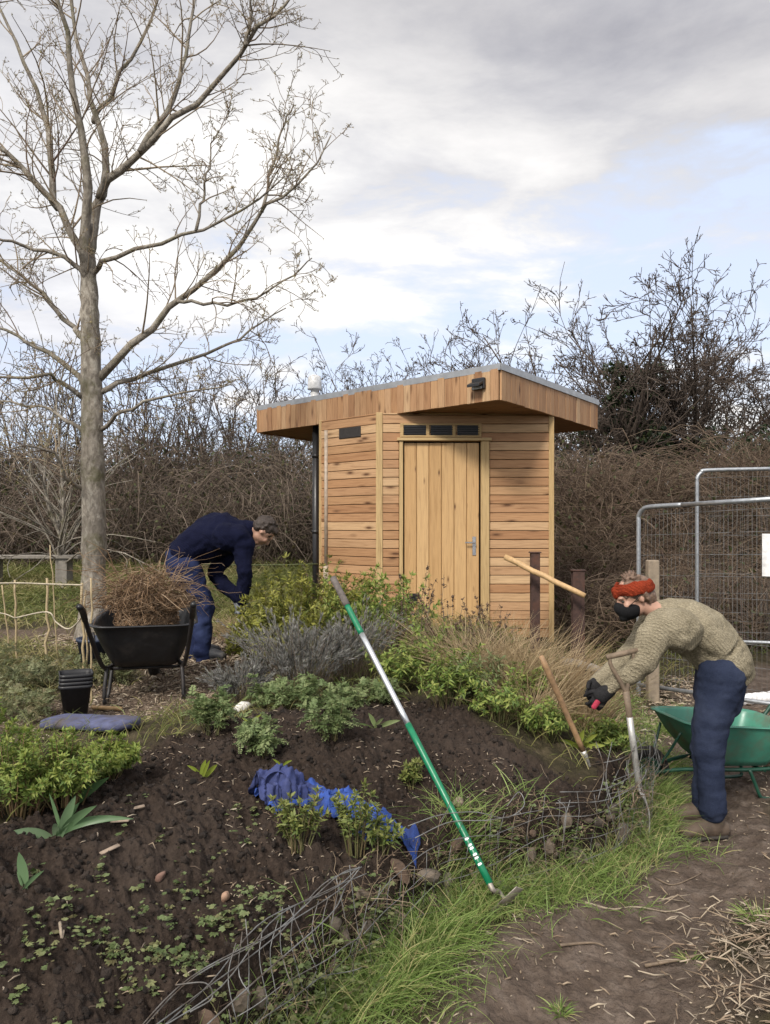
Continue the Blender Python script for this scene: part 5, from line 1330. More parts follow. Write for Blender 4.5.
tubes(m, pts, np.linspace(1, .5, M)[None] * g2.uniform(.0015, .0042, n)[:, None], 3, g2.uniform(0, 1, n), cap=False)
out = MB(); k0 = 130; a = g2.uniform(0, 2 * PI, k0); c0 = hp + np.stack([np.cos(a) * .2, np.sin(a) * .2, g2.uniform(.15, .42, k0)], -1); e0 = c0 + np.stack([np.cos(a) * g2.uniform(.1, .36, k0), np.sin(a) * g2.uniform(.1, .3, k0), g2.uniform(-.16, .22, k0)], -1); mid = (c0 + e0) / 2 + np.array([0, 0, .04]) + g2.normal(size=(k0, 3)) * .03
tubes(m, np.stack([c0, mid, e0, e0 + (e0 - mid) * .3 + g2.normal(size=(k0, 3)) * .02], 1), np.linspace(1, .4, 4)[None] * g2.uniform(.0015, .0035, k0)[:, None], 3, g2.uniform(0, 1, k0), cap=False)
nl = 5200; i = g2.integers(0, n, nl); j = g2.integers(0, M, nl)
leaves(m, pts[i, j], g2.normal(size=(nl, 3)), g2.normal(size=(nl, 3)), g2.uniform(.012, .04, nl), g2.uniform(.004, .012, nl), g2.uniform(0, .7, nl))
o = m.build('brush_heap', M_brush); tag(o, 'heap of brown cut stems and dead leaves piled high in the black wheelbarrow', 'cuttings')
# a few long stems sticking out to the right belong to the same heap
# ---- pots, mat, stick, stone, dark tub
M_pot = plain_mat('black pot plastic', (.012, .012, .014), .5, 0, 20, .3, .1, dirt=(.05, .04, .035), dlo=.6, dhi=.8)
pb = gp(76, 716)
labs = ['bottom black square plant pot of the nested stack on the grass', 'second pot from the bottom of the nested black stack', 'third pot from the bottom of the nested black stack', 'topmost black square plant pot of the nested stack']
for k in range(4):
    m = MB(); z = k * .022
    def sq(w_, z_): 
        r = w_ * .16; pts = []
        for cx, cy, a0 in ((1, 1, 0), (-1, 1, 90), (-1, -1, 180), (1, -1, 270)):
            for q in range(4):
                a = math.radians(a0 + 30 * q); pts.append((cx * (w_ / 2 - r) + r * math.cos(a), cy * (w_ / 2 - r) + r * math.sin(a), z_))
        return np.array(pts)
    rs = [sq(.125, z), sq(.172, z + .172), sq(.186, z + .174), sq(.188, z + .192), sq(.178, z + .192), sq(.166, z + .17), sq(.119, z + .006)]
    kk = 16; f = []
    for i in range(len(rs) - 1): f += [(i * kk + j, i * kk + (j + 1) % kk, (i + 1) * kk + (j + 1) % kk, (i + 1) * kk + j) for j in range(kk)]
    f += [tuple(range(kk))[::-1], tuple((len(rs) - 1) * kk + j for j in range(kk))]
    m.add(np.concatenate(rs), f); o = m.build('plant_pot', M_pot); o.location = [float(q) for q in pb]; o.rotation_euler = (0, 0, .35 + .03 * k); tag(o, labs[k], 'plant pot', 'nested black plant pots')
M_mat = plain_mat('blue grey foam', (.075, .083, .155), .85, 0, 14, .35, .5, 50, .01, dirt=(.075, .062, .055), dlo=.5, dhi=.7)
mt = gp(95, 728); m = MB(); n = 30
def slab(px0, px1, rad_, zz, mbx, seed):
    c = spline([px0, (np.asarray(px0) + px1) / 2, px1], 26); k = 16; a = np.arange(k) / k * 2 * PI; T = unit(np.gradient(c, axis=0)); S = unit(np.cross(T, [0, 0, 1.])); tt = np.linspace(0, 1, 26)
    e = np.clip(np.sin(np.clip(tt, .0, 1) * PI) * 6, .35, 1) ** .6
    rw = 1 + .06 * vnoise(tt[:, None] * 8 + seed, np.cos(a)[None] * 2 + np.zeros((26, 1)))
    V = c[:, None] + S[:, None] * (e[:, None] * rad_[0] * np.sign(np.cos(a)) * np.abs(np.cos(a)) ** .6 * rw)[..., None] + np.array([0, 0, 1.]) * (e[:, None] * rad_[1] * np.sign(np.sin(a)) * np.abs(np.sin(a)) ** .6 * rw)[..., None] + np.array([0, 0, zz])
    mbx.add(V.reshape(-1, 3), [(i * k + j, i * k + (j + 1) % k, (i + 1) * k + (j + 1) % k, (i + 1) * k + j) for i in range(25) for j in range(k)] + [tuple(range(k))[::-1], tuple(25 * k + j for j in range(k))])
slab(gp(50, 727), gp(132, 731), (.105, .030), .034, m, 1)
o = m.build('kneeling_mat', M_mat); tag(o, 'folded blue-grey kneeling mat lying on the ground in front of the black pots', 'mat')
m = MB(); tube1(m, spline([gp(92, 711) + [0, 0, .02], gp(105, 712) + [0, 0, .022], gp(122, 712) + [0, 0, .015]], 8), .013, 8); o = m.build('stick', M_pole); tag(o, 'short pale stick lying right beside the black pots', 'stick', 'sticks on the ground')
ws = gp(243, 710); m = MB(); lumps(m, np.zeros((1, 3)), np.array([[.05, .032, .026]]), g2, 2, .28); o = m.build('stone', plain_mat('white stone', (.62, .60, .56), .8)); o.location = [float(ws[0]), float(ws[1]), float(ws[2]) + .02]; tag(o, 'white stone at the top edge of the dug soil, by the ferny clump', 'stone')
for (u, v, r, c, lab) in [(160, 880, .022, (.17, .10, .075), 'small pinkish stone in the middle of the near soil'), (225, 900, .02, (.30, .19, .13), 'small tan stone on the creeping weeds'), (458, 806, .035, (.24, .18, .14), 'brown stone behind the lower hoe shaft'), (447, 890, .04, (.20, .17, .14), 'grey-brown stone in the grass left of the hoe head')]:
    q = gp(u, v); m = MB(); lumps(m, np.zeros((1, 3)), np.array([[r, r * .8, r * .6]]), g2, 2, .22); o = m.build('stone', plain_mat('stone', c, .85, 0, 40, .3, .4)); o.location = [float(q[0]), float(q[1]), float(q[2]) + r * .4]; tag(o, lab, 'stone', 'loose stones in the bed')
tb = on(95, 6.2); m = MB(); lathe(m, [(.10, 0), (.135, .22), (.145, .222), (.145, .245), (.132, .245), (.12, .20), (.09, .02)], 24, (0, 0, 0)); o = m.build('tub', plain_mat('dark blue plastic', (.030, .042, .075), .5)); o.location = [float(q) for q in tb]; tag(o, 'dark blue plastic tub behind the left side of the black wheelbarrow', 'tub')

# ---- canes, string, bench
gc = 'canes of the string fence'
def pole(name, a, b, r, mat, label, cat, group=None, k=8, wob=.004, seed=1):
    g3 = np.random.default_rng(seed); a = np.asarray(a, float); b = np.asarray(b, float); n = 9; q = np.linspace(0, 1, n)[:, None]; pts = a + (b - a) * q; pts[1:-1] += g3.normal(size=(n - 2, 3)) * wob
    m = MB(); tube1(m, pts, np.linspace(r, r * .85, n), k); o = m.build(name, mat); return tag(o, label, cat, group)
def cane(u, ub, vt, d, r, label, seed): b = on(ub, d, -.05); t_ = P(u, vt, d); return pole('garden_cane', b, t_, r, M_cane, label, 'cane', gc, 7, .006, seed)
cane(15, 17, 580, 6.3, .010, 'thin cane at the left edge holding the string', 1); cane(2, 12, 585, 6.5, .007, 'leaning thin cane farthest left', 2); cane(47, 47, 578, 5.9, .011, 'thickest cane with string knot, left of the tree trunk', 3)
cane(50, 58, 545, 6.8, .006, 'slender leaning cane standing behind the knotted cane', 4); cane(82, 84, 583, 5.7, .011, 'cane in front of the big trunk where the sagging rope ends', 5); cane(91, 90, 578, 4.95, .007, 'dark thin cane beside the black pots', 6); cane(86, 88, 590, 5.75, .008, 'cane leaning on the rope-end cane', 7)
m = MB()
def rope(px, r): tube1(m, spline([P(*q) for q in px], 30), r, 5)
rope([(-40, 584, 6.4), (15, 583, 6.28), (47, 584, 5.88), (82, 585, 5.69)], .006); rope([(15, 618, 6.28), (47, 612, 5.88), (56, 622, 5.85), (68, 629, 5.8), (78, 622, 5.72), (83, 612, 5.68)], .006); rope([(-40, 610, 6.4), (0, 613, 6.3), (15, 618, 6.28)], .005)
o = m.build('rope', M_rope); tag(o, 'pale rope strung along the canes and sagging in front of the tree', 'rope')
bt = thing('timber_bench', on(40, 12), 'weathered plank bench behind the canes at the left edge', 'bench')
zt_ = 1.13; yb = 12.0; m = MB(); abox(m, -6.3, -4.72, yb - .16, yb + .16, zt_ - .05, zt_, .5, .006); m.build('seat', M_greyw, bt, smooth=False)
for x in (-6.1, -5.0): m = MB(); abox(m, x - .09, x + .09, yb - .12, yb + .12, h1(x, yb) - .1, zt_ - .052, .5, .006); m.build('support', M_greyw, bt, smooth=False)
pole('line_stake', on(160, 9.1, -.05), P(160, 561, 9.1), .012, M_cane, 'short stake ending the green string line, behind the working man', 'stake')
m = MB(); tube1(m, spline([P(160, 563, 9.1), P(250, 565, 9.1), P((318), 564, 9.10)], 14), .006, 5); o = m.build('string_line', plain_mat('green string', (.10, .12, .05), .8)); tag(o, 'thin green string stretched from the downpipe towards the working man', 'string')

# ---- rusty posts and the pale pole
def ipost(u, d, vt, w_, label):
    b = on(u, d, -.1); zt_ = P(u, vt, d)[2]; m = MB(); x, y = b[0], b[1]
    abox(m, x - w_ / 2, x + w_ / 2, y - .035, y - .029, b[2], zt_, .5, .001); abox(m, x - w_ / 2, x + w_ / 2, y + .029, y + .035, b[2], zt_, .5, .001); abox(m, x - .004, x + .004, y - .0285, y + .0285, b[2], zt_ - .001, .5, 0)
    abox(m, x - w_ / 2 - .012, x + w_ / 2 + .012, y - .045, y + .045, zt_ + .001, zt_ + .012, .5, .002)
    o = m.build('steel_post', M_rust, smooth=False); return tag(o, label, 'post', 'rusty steel posts')
ipost(535, 7.4, 553, .085, 'rusty steel post standing in front of the cabin wall, left one'); ipost(578, 7.2, 571, .11, 'rusty steel post standing against the brambles, right of the cabin corner')
pole('wooden_pole', P(505, 557, 7.46 - .12), P(585, 596, 6.98), .029, M_pole, 'pale round wooden pole lying slanted across the two rusty posts', 'pole', None, 12, .003, 3)

# ---- stuck wooden handle with metal tip
bs = on(590, 4.02); tp_ = P(541, 656, 3.93); hd_ = thing('hand_tool', bs, 'short wooden-handled tool stuck in the soil left of the gloved hands', 'hand tool')
axd = unit(bs - tp_); Lh = np.linalg.norm(bs - tp_); m = MB(); q = np.linspace(0, .86, 10)[:, None]; tube1(m, tp_ + axd * Lh * q, np.array([.012, .016, .0165, .016, .0155, .015, .0148, .0146, .0145, .0145]), 12); m.build('handle', M_handle, hd_)
m = MB(); q = np.linspace(.855, 1.05, 6)[:, None]; tube1(m, tp_ + axd * Lh * q, np.array([.0155, .0145, .011, .008, .006, .004]), 10); m.build('blade', M_steelw, hd_)

# ---- old garden fork stuck in the verge
fb = gp(646, 838); ft = P(621, 654, 3.95); fk = thing('garden_fork', fb, 'old garden fork with wooden yoke handle and pale steel strap, standing at the wall', 'fork')
sp_ = fb + (ft - fb) * .26; axf = unit(ft - fb); side = unit(np.cross(axf, np.array([0, 1.0, 0]))); side = side if side[0] > 0 else -side
Lf = np.linalg.norm(ft - fb); yk = fb + axf * Lf * .80
m = MB()
tube1(m, [fb + axf * Lf * .5, fb + axf * Lf * .70, yk], [.015, .0165, .018], 12)
for s_ in (-1, 1): tube1(m, spline([yk - axf * .01, yk + axf * .05 + side * s_ * .022, ft - axf * .055 + side * s_ * .058, ft + side * s_ * .062], 12), np.linspace(.0125, .0095, 12), 10)
tube1(m, [ft - side * .075 + np.array([0, 0, -.006]), ft, ft + side * .085 + np.array([0, 0, .008])], [.0135, .0155, .0135], 12)
m.build('handle', M_handled, fk)
m = MB(); tube1(m, [fb + axf * Lf * .27, fb + axf * Lf * .32, fb + axf * Lf * .52, fb + axf * Lf * .66], [.010, .0165, .0175, .0168], 12)
m.build('socket', M_steelw, fk)
m = MB(); dside = unit(np.array([.22, .97, 0])); hb2 = fb + axf * Lf * .27
tube1(m, [hb2 - dside * .085, hb2, hb2 + dside * .085], [.006, .011, .006], 8)
for k in range(4):
    o_ = dside * (-.083 + .0553 * k); bow = unit(np.cross(dside, axf)); tube1(m, spline([hb2 + o_, hb2 + o_ - axf * .05 + bow * .02, hb2 + o_ - axf * .13 + bow * .025, hb2 + o_ - axf * (Lf * .27 + .02)], 12), np.linspace(.0062, .0035, 12), 8)
m.build('tines', M_steelw, fk)

# ---- fence panels, post, sign
def heras(a, b, z0a, z1a, z0b, z1b, label, seed):
    a = np.asarray(a, float); b = np.asarray(b, float); root = thing('mesh_fence', (a[0], a[1], z0a), label, 'fence panel', 'galvanised temporary fence panels')
    def q(t_, h): 
        xy = a + (b - a) * t_; lo = z0a + (z0b - z0a) * t_; hi = z1a + (z1b - z1a) * t_
        return np.array([*xy, lo + (hi - lo) * h])
    L = np.linalg.norm(b - a); r = .13 / L; m = MB()
    tube1(m, spline([q(0, 0), q(0, .5), q(0, .90), q(0, .955), q(r * .35, .988), q(r, 1), q(.25, 1)], 50), .021, 10)
    tube1(m, [q(.25, 1), q(.5, 1.), q(.75, 1)], .021, 10)
    tube1(m, spline([q(1, 0), q(1, .5), q(1, .90), q(1, .955), q(1 - r * .35, .988), q(1 - r, 1), q(.75, 1)], 50), .021, 10)
    tube1(m, [q(0, .09), q(1, .09)], .019, 8); m.build('frame', M_galv, root)
    m = MB(); n = int(L / .042); T_ = np.linspace(.01, .99, n)
    tubes(m, np.array([[q(t_, .09), q(t_, .5), q(t_, 1)] for t_ in T_]), np.full((n, 3), .0016), 3, np.full(n, .5), cap=False)
    hs = np.linspace(.14, .96, 9); tubes(m, np.array([[q(0, h), q(.5, h), q(1, h)] for h in hs]), np.full((9, 3), .0026), 3, np.full(9, .5), cap=False)
    m.build('wire_mesh', M_wire, root)
    for t_ in (1,):
        m = MB(); c = q(t_, 0); abox(m, c[0] - .12, c[0] + .12, c[1] - .3, c[1] + .3, c[2] - .16, c[2] + .01, .5, .03); m.build('foot_block', plain_mat('concrete foot', (.22, .21, .20), .9, 0, 20, .3, .4), root, smooth=False)
heras(((638.5 - CU) / F * 7.3, 7.3), (3.45, 5.75), -.08, 1.765, .02, 1.83, 'nearer galvanised mesh fence panel, lower one at the right edge', 1)
heras(((697 - CU) / F * 8.4, 8.4), (6.5, 8.0), .16, 2.195, .10, 2.24, 'taller galvanised mesh fence panel standing behind the other', 2)
b = on(652.5, 7.05, -.2); m = MB(); zt_ = P(652, 560, 7.05)[2]; abox(m, b[0] - .05, b[0] + .05, b[1] - .05, b[1] + .05, b[2], zt_, .5, .01); o = m.build('fence_post', M_postw, smooth=False); tag(o, 'weathered square wooden post behind the woman, beside the fence end', 'post')
m = MB(); dv_ = unit(np.array([3.45 - 2.404, 5.75 - 7.3, 0])); x0 = np.array([3.05, 6.19, P(768, 576, 6.19)[2]]); nv_ = np.array([dv_[1], -dv_[0], 0]); nv_ = nv_ if nv_[1] < 0 else -nv_
obox(m, x0 + nv_ * .03, dv_ * .32, nv_ * .004, np.array([0, 0, .34]), .5, .001); o = m.build('sign', M_white, smooth=False); tag(o, 'white sheet fixed to the nearer fence panel at the right edge', 'sign')
pole('log', P(563, 661, 6.0), P(612, 672, 5.7), .035, M_greyw, 'pale weathered log lying behind the dry grass, by the sleeves', 'log', None, 10, .006, 5)
m = MB(); q0 = gp(716, 708); q1 = gp(800, 700); tube1(m, np.linspace(q0 + [0, 0, .05], q1 + [0, 0, .05], 24), .05 + .006 * (np.arange(24) % 2), 14); o = m.build('drain_pipe', M_white); tag(o, 'white ribbed pipe lying behind the green wheelbarrow', 'pipe')
# ---- sticks on the path and the straw heap
gst = 'sticks on the ground'; M_twigp = plain_mat('pale dry twig', (.33, .27, .20), .85, 0, 40, .35, .3, dirt=(.15, .11, .08))
for k, (px, r, lab) in enumerate([([(585, 904), (612, 911), (636, 909), (668, 913), (690, 907)], .0048, 'long pale stick lying across the trodden path'), ([(560, 948), (592, 946), (605, 949)], .006, 'short brown stick left of the crossing pale stick, nearer'), ([(645, 968), (690, 960), (728, 948)], .007, 'dark stick below the crossing pale stick'), ([(655, 880), (672, 886), (690, 880), (702, 874)], .004, 'thin bent twig at the far path edge'), ([(60, 925), (62, 940), (64, 932)], .005, 'short pale peg of straw on the near dark soil')]):
    m = MB(); tube1(m, spline([gp(*q) + np.array([0, 0, r]) for q in px], 12), np.linspace(r, r * .5, 12), 7); o = m.build('stick', M_twigp if k in (0, 4) else M_handled); tag(o, lab, 'stick', gst)
# bark pieces on soil
for k, (u, v, rz_, lab) in enumerate([(135, 812, .4, 'flat grey bark piece by the drooping bulb leaves, right one'), (120, 826, -.1, 'flat pale bark piece by the drooping bulb leaves, lower one'), (110, 852, .9, 'small pale bark chip below the drooping bulb')]):
    q = gp(u, v); m = MB(); abox(m, -.035, .035, -.009, .009, 0, .006, .5, .002); o = m.build('bark_piece', plain_mat('bark chip', (.26, .20, .15), .85, 0, 30, .3, .3)); o.location = [float(q[0]), float(q[1]), float(q[2]) + .006]; o.rotation_euler = (.1, -.1, rz_); tag(o, lab, 'bark', 'bark pieces on the soil')
def acc_h(x, y): return np.exp(-(((x - 1.55) / .42) ** 2 + ((y - 2.62) / .5) ** 2) * 1.3)
pos = scatter(9000, (.7, 2.6), (1.9, 3.6), acc_h, g2); n = len(pos)
lnn = .03 + .13 * g2.random(n) ** 2; pos[:, 2] += g2.random(n) * .05
o = bits(pos, lnn, g2.uniform(.0014, .0042, n), g2, .006, .18).build('straw_heap', M_chip); tag(o, 'heap of dry straw and chopped stems at the lower right beside the path', 'straw', kind='stuff')
# ================================================================== people
def capsule(mb, pts, rad, hint, k=18, cap=4):
    """closed loft along pts; rad rows (a across, b along hint)"""
    pts = np.asarray(pts, float); rad = np.asarray(rad, float)
    if rad.ndim == 1: rad = np.stack([rad, rad], -1)
    n0 = len(pts); n = max(n0 * 5, 10); c = spline(pts, n); q = np.linspace(0, 1, n) ; x = np.linspace(0, 1, n0)
    ra = np.interp(q, x, rad[:, 0]); rb = np.interp(q, x, rad[:, 1])
    T = unit(np.gradient(c, axis=0))
    for e, sg in ((0, -1), (-1, 1)):                               # domed ends
        th = np.linspace(0, PI / 2 * .96, cap + 1)[1:]; r0 = min(ra[e], rb[e])
        cc = c[e] + T[e] * sg * (np.sin(th) * r0)[:, None]; aa, bb = ra[e] * np.cos(th), rb[e] * np.cos(th); tt = np.repeat(T[e][None], cap, 0)
        if sg > 0: c = np.concatenate([c, cc]); ra = np.concatenate([ra, aa]); rb = np.concatenate([rb, bb]); T = np.concatenate([T, tt])
        else: c = np.concatenate([cc[::-1], c]); ra = np.concatenate([aa[::-1], ra]); rb = np.concatenate([bb[::-1], rb]); T = np.concatenate([tt, T])
    B = np.asarray(hint, float); A_ = unit(np.cross(T, B)); B_ = np.cross(A_, T); a = np.arange(k) / k * 2 * PI
    V = c[:, None] + A_[:, None] * (ra[:, None] * np.cos(a))[..., None] + B_[:, None] * (rb[:, None] * np.sin(a))[..., None]
    m = len(c); f = [(i * k + j, i * k + (j + 1) % k, (i + 1) * k + (j + 1) % k, (i + 1) * k + j) for i in range(m - 1) for j in range(k)] + [tuple(range(k))[::-1], tuple((m - 1) * k + j for j in range(k))]
    mb.add(V.reshape(-1, 3), f)
def ball(mb, c, rx, ry, rz, axes=np.eye(3), sub=3):
    V, f = ico(sub); mb.add(np.asarray(c) + (V * np.array([rx, ry, rz])) @ np.asarray(axes), [f])

def fuse(name, mb, mat, parent, voxel=.012, smooth=6, wrinkle=None, holes=None):
    """one continuous skin over everything in mb"""
    o = mb.build(name, mat); bm = bmesh.new(); bm.from_mesh(o.data); bmesh.ops.recalc_face_normals(bm, faces=bm.faces); bm.to_mesh(o.data); bm.free()
    r = o.modifiers.new('r', 'REMESH'); r.mode = 'VOXEL'; r.voxel_size = voxel; r.use_smooth_shade = True
    s = o.modifiers.new('s', 'SMOOTH'); s.iterations = smooth; s.factor = .5
    dg = bpy.context.evaluated_depsgraph_get(); dg.update()
    me = bpy.data.meshes.new_from_object(o.evaluated_get(dg)); bpy.data.objects.remove(o)
    n = len(me.vertices)
    if wrinkle:
        co = np.zeros(n * 3, np.float32); me.vertices.foreach_get('co', co); co = co.reshape(-1, 3).astype(float)
        no = np.zeros(n * 3, np.float32); me.vertices.foreach_get('normal', no); no = no.reshape(-1, 3)
        co += no * wrinkle(co)[:, None]; me.vertices.foreach_set('co', co.astype(np.float32).ravel())
    me.polygons.foreach_set('use_smooth', np.ones(len(me.polygons), bool))
    me.materials.clear(); me.name = name
    return link(name, me, mat, parent)

M_skin = plain_mat('skin', (.42, .245, .175), .55, 0, 30, .12, .1, 60)
M_hair = plain_mat('dark brown hair', (.035, .024, .018), .6, 0, 60, .4, .6, 120, .01)
M_hairg = plain_mat('grey brown hair', (.15, .095, .065), .6, 0, 60, .4, .6, 120, .01)
M_eye = plain_mat('eye', (.03, .025, .02), .2)

def cloth_mat(name, c1, c2, scale, bstr, knit=False, rough=.9, fade=None):
    m, t = new_mat(name); p = pos_n(t); nz = noise(t, p, 7, 6, .6); fine = noise(t, p, scale, 4, .6)
    col = ramp(t, math_n(t, 'ADD', math_n(t, 'MULTIPLY', nz, .45), math_n(t, 'MULTIPLY', fine, .55)), [(.32, c1), (.68, c2)])
    if fade: col = mixc(t, ramp(t, noise(t, p, 4.5, 4, .5), [(.48, (0,) * 3), (.7, (.8,) * 3)]), col, fade)
    h = fine
    if knit:
        w_ = t.n('ShaderNodeTexWave', wave_type='BANDS', bands_direction='DIAGONAL'); w_.inputs['Scale'].default_value = 26; w_.inputs['Distortion'].default_value = 5; w_.inputs['Detail'].default_value = 3; w_.inputs['Detail Scale'].default_value = 4; t.l(p, w_.inputs['Vector'])
        h = math_n(t, 'ADD', math_n(t, 'MULTIPLY', w_.outputs[1], .5), fine)
        col = mixc(t, .35, col, ramp(t, w_.outputs[1], [(0, (.55, .55, .55)), (1, (1.15, 1.15, 1.15))]), 'MULTIPLY')
    finish(t, col, rough, h, bstr, .01, 0, 0, .12, .0); return m
M_jumper = cloth_mat('olive wool knit', (.17, .145, .095), (.40, .35, .25), 110, .8, True)
M_jean = cloth_mat('dark indigo denim', (.013, .018, .036), (.028, .037, .070), 160, .3, False, .85, (.046, .058, .098))
M_jeanb = cloth_mat('blue denim', (.009, .013, .040), (.020, .029, .078), 160, .3, False, .85, (.036, .050, .115))
M_navy = cloth_mat('navy knit', (.0035, .0045, .016), (.008, .010, .032), 120, .5, True)
M_red = cloth_mat('rust red knit band', (.16, .022, .009), (.31, .048, .019), 150, .7, True)
M_boot = plain_mat('brown boot leather', (.085, .060, .042), .75, 0, 14, .35, .3, dirt=(.13, .10, .075))
M_sole = plain_mat('boot sole', (.03, .026, .022), .85, 0, 20, .3, .2, dirt=(.10, .075, .055))
M_shoe = plain_mat('dark shoe', (.022, .024, .03), .7, 0, 20, .3, .2, dirt=(.10, .09, .08))
M_gloveb = cloth_mat('black work glove', (.012, .012, .013), (.035, .034, .036), 140, .4)
M_glover = cloth_mat('pink red glove palm', (.34, .03, .06), (.50, .07, .11), 140, .3)
M_gloveg = cloth_mat('grey work glove', (.12, .13, .14), (.26, .28, .30), 140, .4)
M_mask = cloth_mat('black face mask', (.008, .008, .009), (.018, .018, .019), 150, .2)

def head_axes(f, up):
    f = unit(np.asarray(f, float)); up = np.asarray(up, float); up = unit(up - f * np.dot(up, f)); r = np.cross(f, up)
    return f, up, r
def add_head(mb, c, f, up, s=1.0):
    """c is the middle of the skull; the face looks along f"""
    f, up, r = head_axes(f, up); L = lambda a, b, d: np.asarray(c) + (f * a + r * b + up * d) * s
    ax = np.array([f, r, up])
    ball(mb, L(-.012, 0, .028), .098 * s, .076 * s, .088 * s, ax); ball(mb, L(.030, 0, -.030), .064 * s, .058 * s, .075 * s, ax)
    ball(mb, L(.052, 0, -.088), .034 * s, .036 * s, .027 * s, ax); ball(mb, L(.010, 0, -.06), .06 * s, .056 * s, .05 * s, ax)
    capsule(mb, [L(.088, 0, .012), L(.112, 0, -.026)], [.010 * s, .0155 * s], up + .2, 10, 3)            # nose
    ball(mb, L(.086, 0, .024), .014 * s, .05 * s, .011 * s, ax, 2)                                       # brow
    ball(mb, L(.090, 0, -.058), .010 * s, .024 * s, .008 * s, ax, 2); ball(mb, L(.088, 0, -.069), .010 * s, .021 * s, .008 * s, ax, 2)   # lips
    for b in (-1, 1):
        ball(mb, L(.066, b * .040, -.022), .022 * s, .020 * s, .022 * s, ax, 2)                          # cheek
        ball(mb, L(-.012, b * .074, -.012), .014 * s, .009 * s, .026 * s, ax, 2)                         # ear
    return L, ax
def hand(mb, w, d, palm, thumb, s=1.0, curl=.8, grip=0.0):
    """palm and five bent fingers; w wrist, d fingers' direction, palm the way the palm faces, thumb side"""
    d = unit(d); palm = np.asarray(palm, float); palm = unit(palm - d * np.dot(palm, d)); sd = np.cross(d, palm); sd = sd if np.dot(sd, thumb) > 0 else -sd
    capsule(mb, [w - d * .02 * s, w + d * .035 * s, w + d * .082 * s], np.array([[.028, .022], [.037, .018], [.041, .016]]) * s, palm, 14, 3)
    for k, (o, L, r) in enumerate([(.031, .075, .0092), (.0105, .084, .0095), (-.0105, .078, .009), (-.031, .060, .0082)]):
        a = w + d * .078 * s + sd * o * s; c1 = curl * (1 + .12 * k); p = [a]; dd = d.copy()
        for seg, fr in ((.45, .55), (.32, 1.0), (.23, .8)):
            an = c1 * fr; dd = unit(dd * math.cos(an) + palm * math.sin(an)) if seg == .45 else unit(dd * math.cos(an) + np.cross(np.cross(d, palm), dd) * -math.sin(an) * (-1 if np.dot(np.cross(np.cross(d, palm), dd), palm) > 0 or True else 1)); p.append(p[-1] + dd * L * seg * s)
        capsule(mb, [a - d * .02 * s] + p, np.array([r, r, r * .97, r * .9, r * .8]) * s, sd, 10, 3)
    a = w + d * .022 * s + sd * .028 * s; q = unit(d * .62 + sd * .72 + palm * .25); e = unit(d * .9 + sd * .1 + palm * .55)
    capsule(mb, [a, a + q * .038 * s, a + q * .042 * s + e * .03 * s, a + q * .042 * s + e * .052 * s], np.array([.0145, .0125, .0108, .0085]) * s, palm, 10, 3)

def wr(amp, f, seed, stretch=(1, 1, 1)):
    def g(co):
        q = co * np.array(stretch) * f
        return amp * (fbm(q[:, 0] + seed, q[:, 1], q[:, 2], 3) - 1.1 * np.abs(vnoise(q[:, 0] * .8 + 5, q[:, 1] * .8, q[:, 2] * .8 + seed)) + .3)
    return g

# -------- the woman: bent forward to the left, gloved hands down in the bed
Yc = 4.18
def W(u, v, dy=0.0): return P(u, v, Yc + dy)
gz_w = h1((708 - CU) / F * Yc, Yc)
woman = MB()
Yv = np.array([0, 1.0, 0])
sp = [W(724, 668), W(710, 648), W(690, 630), W(672, 619), W(662, 613)]
capsule(woman, sp, [(.145, .105), (.125, .10), (.15, .105), (.13, .085), (.06, .055)], [0.6, 0, -.75])
nk = [W(664, 614), W(650, 608), W(641, 603)]; capsule(woman, nk, [.058, .050, .052], Yv)
hc = W(634, 597); hf = np.array([-.95, -.10, -.34]); hup = np.array([-.30, 0, .95]); HL, Hax = add_head(woman, hc, hf, hup, .98)
legN = [W(722, 672, -.095), W(709, 742, -.10), W(712, 808, -.09)]; legF = [W(722, 672, .095), W(706, 741, .10), W(706, 804, .12)]
for l in (legN, legF): capsule(woman, [l[0], l[0] * .5 + l[1] * .5, l[1], l[1] * .6 + l[2] * .4, l[2]], [.085, .075, .055, .055, .038], Yv)
armN = [W(662, 628, -.175), W(641, 664, -.215), W(606, 692, -.15)]; armF = [W(656, 622, .17), W(630, 656, .19), W(597, 684, .03)]
for a_ in (armN, armF): capsule(woman, [a_[0], a_[1], a_[2]], [.052, .042, .029], Yv)
wo = fuse('person', woman, M_skin, None, .0075, 3)
tag(wo, 'person in olive jumper, red headband and black mask, bending over the bed in gloves', 'person', 'people gardening')
hN = MB(); hand(hN, armN[2], unit(armN[2] - armN[1]) + np.array([0, 0, -.35]), np.array([-.2, .8, -.4]), np.array([-.5, 0, 1]), 1.0, .65); gN = fuse('glove', hN, M_gloveb, wo, .0045, 2)
hF = MB(); hand(hF, armF[2], unit(armF[2] - armF[1]) + np.array([0, -.1, -.35]), np.array([-.2, -.8, -.4]), np.array([-.5, 0, 1]), 1.0, .65); gF = fuse('glove', hF, M_gloveb, wo, .0045, 2)
for a_, nm in ((armN, 'cuff'), (armF, 'cuff')):
    m = MB(); d = unit(a_[2] - a_[1]); capsule(m, [a_[2] - d * .02, a_[2] + d * .035], [(.040, .036), (.043, .037)], Yv); fuse(nm, m, M_gloveb, gN if a_ is armN else gF, .005, 1)
m = MB(); d = unit(armN[2] - armN[1]); capsule(m, [armN[2] + d * .03 + np.array([-.005, -.018, .0]), armN[2] + d * .075 + np.array([-.012, -.016, -.032])], [(.016, .012), (.015, .010)], Yv); fuse('palm_patch', m, M_glover, gN, .005, 1)
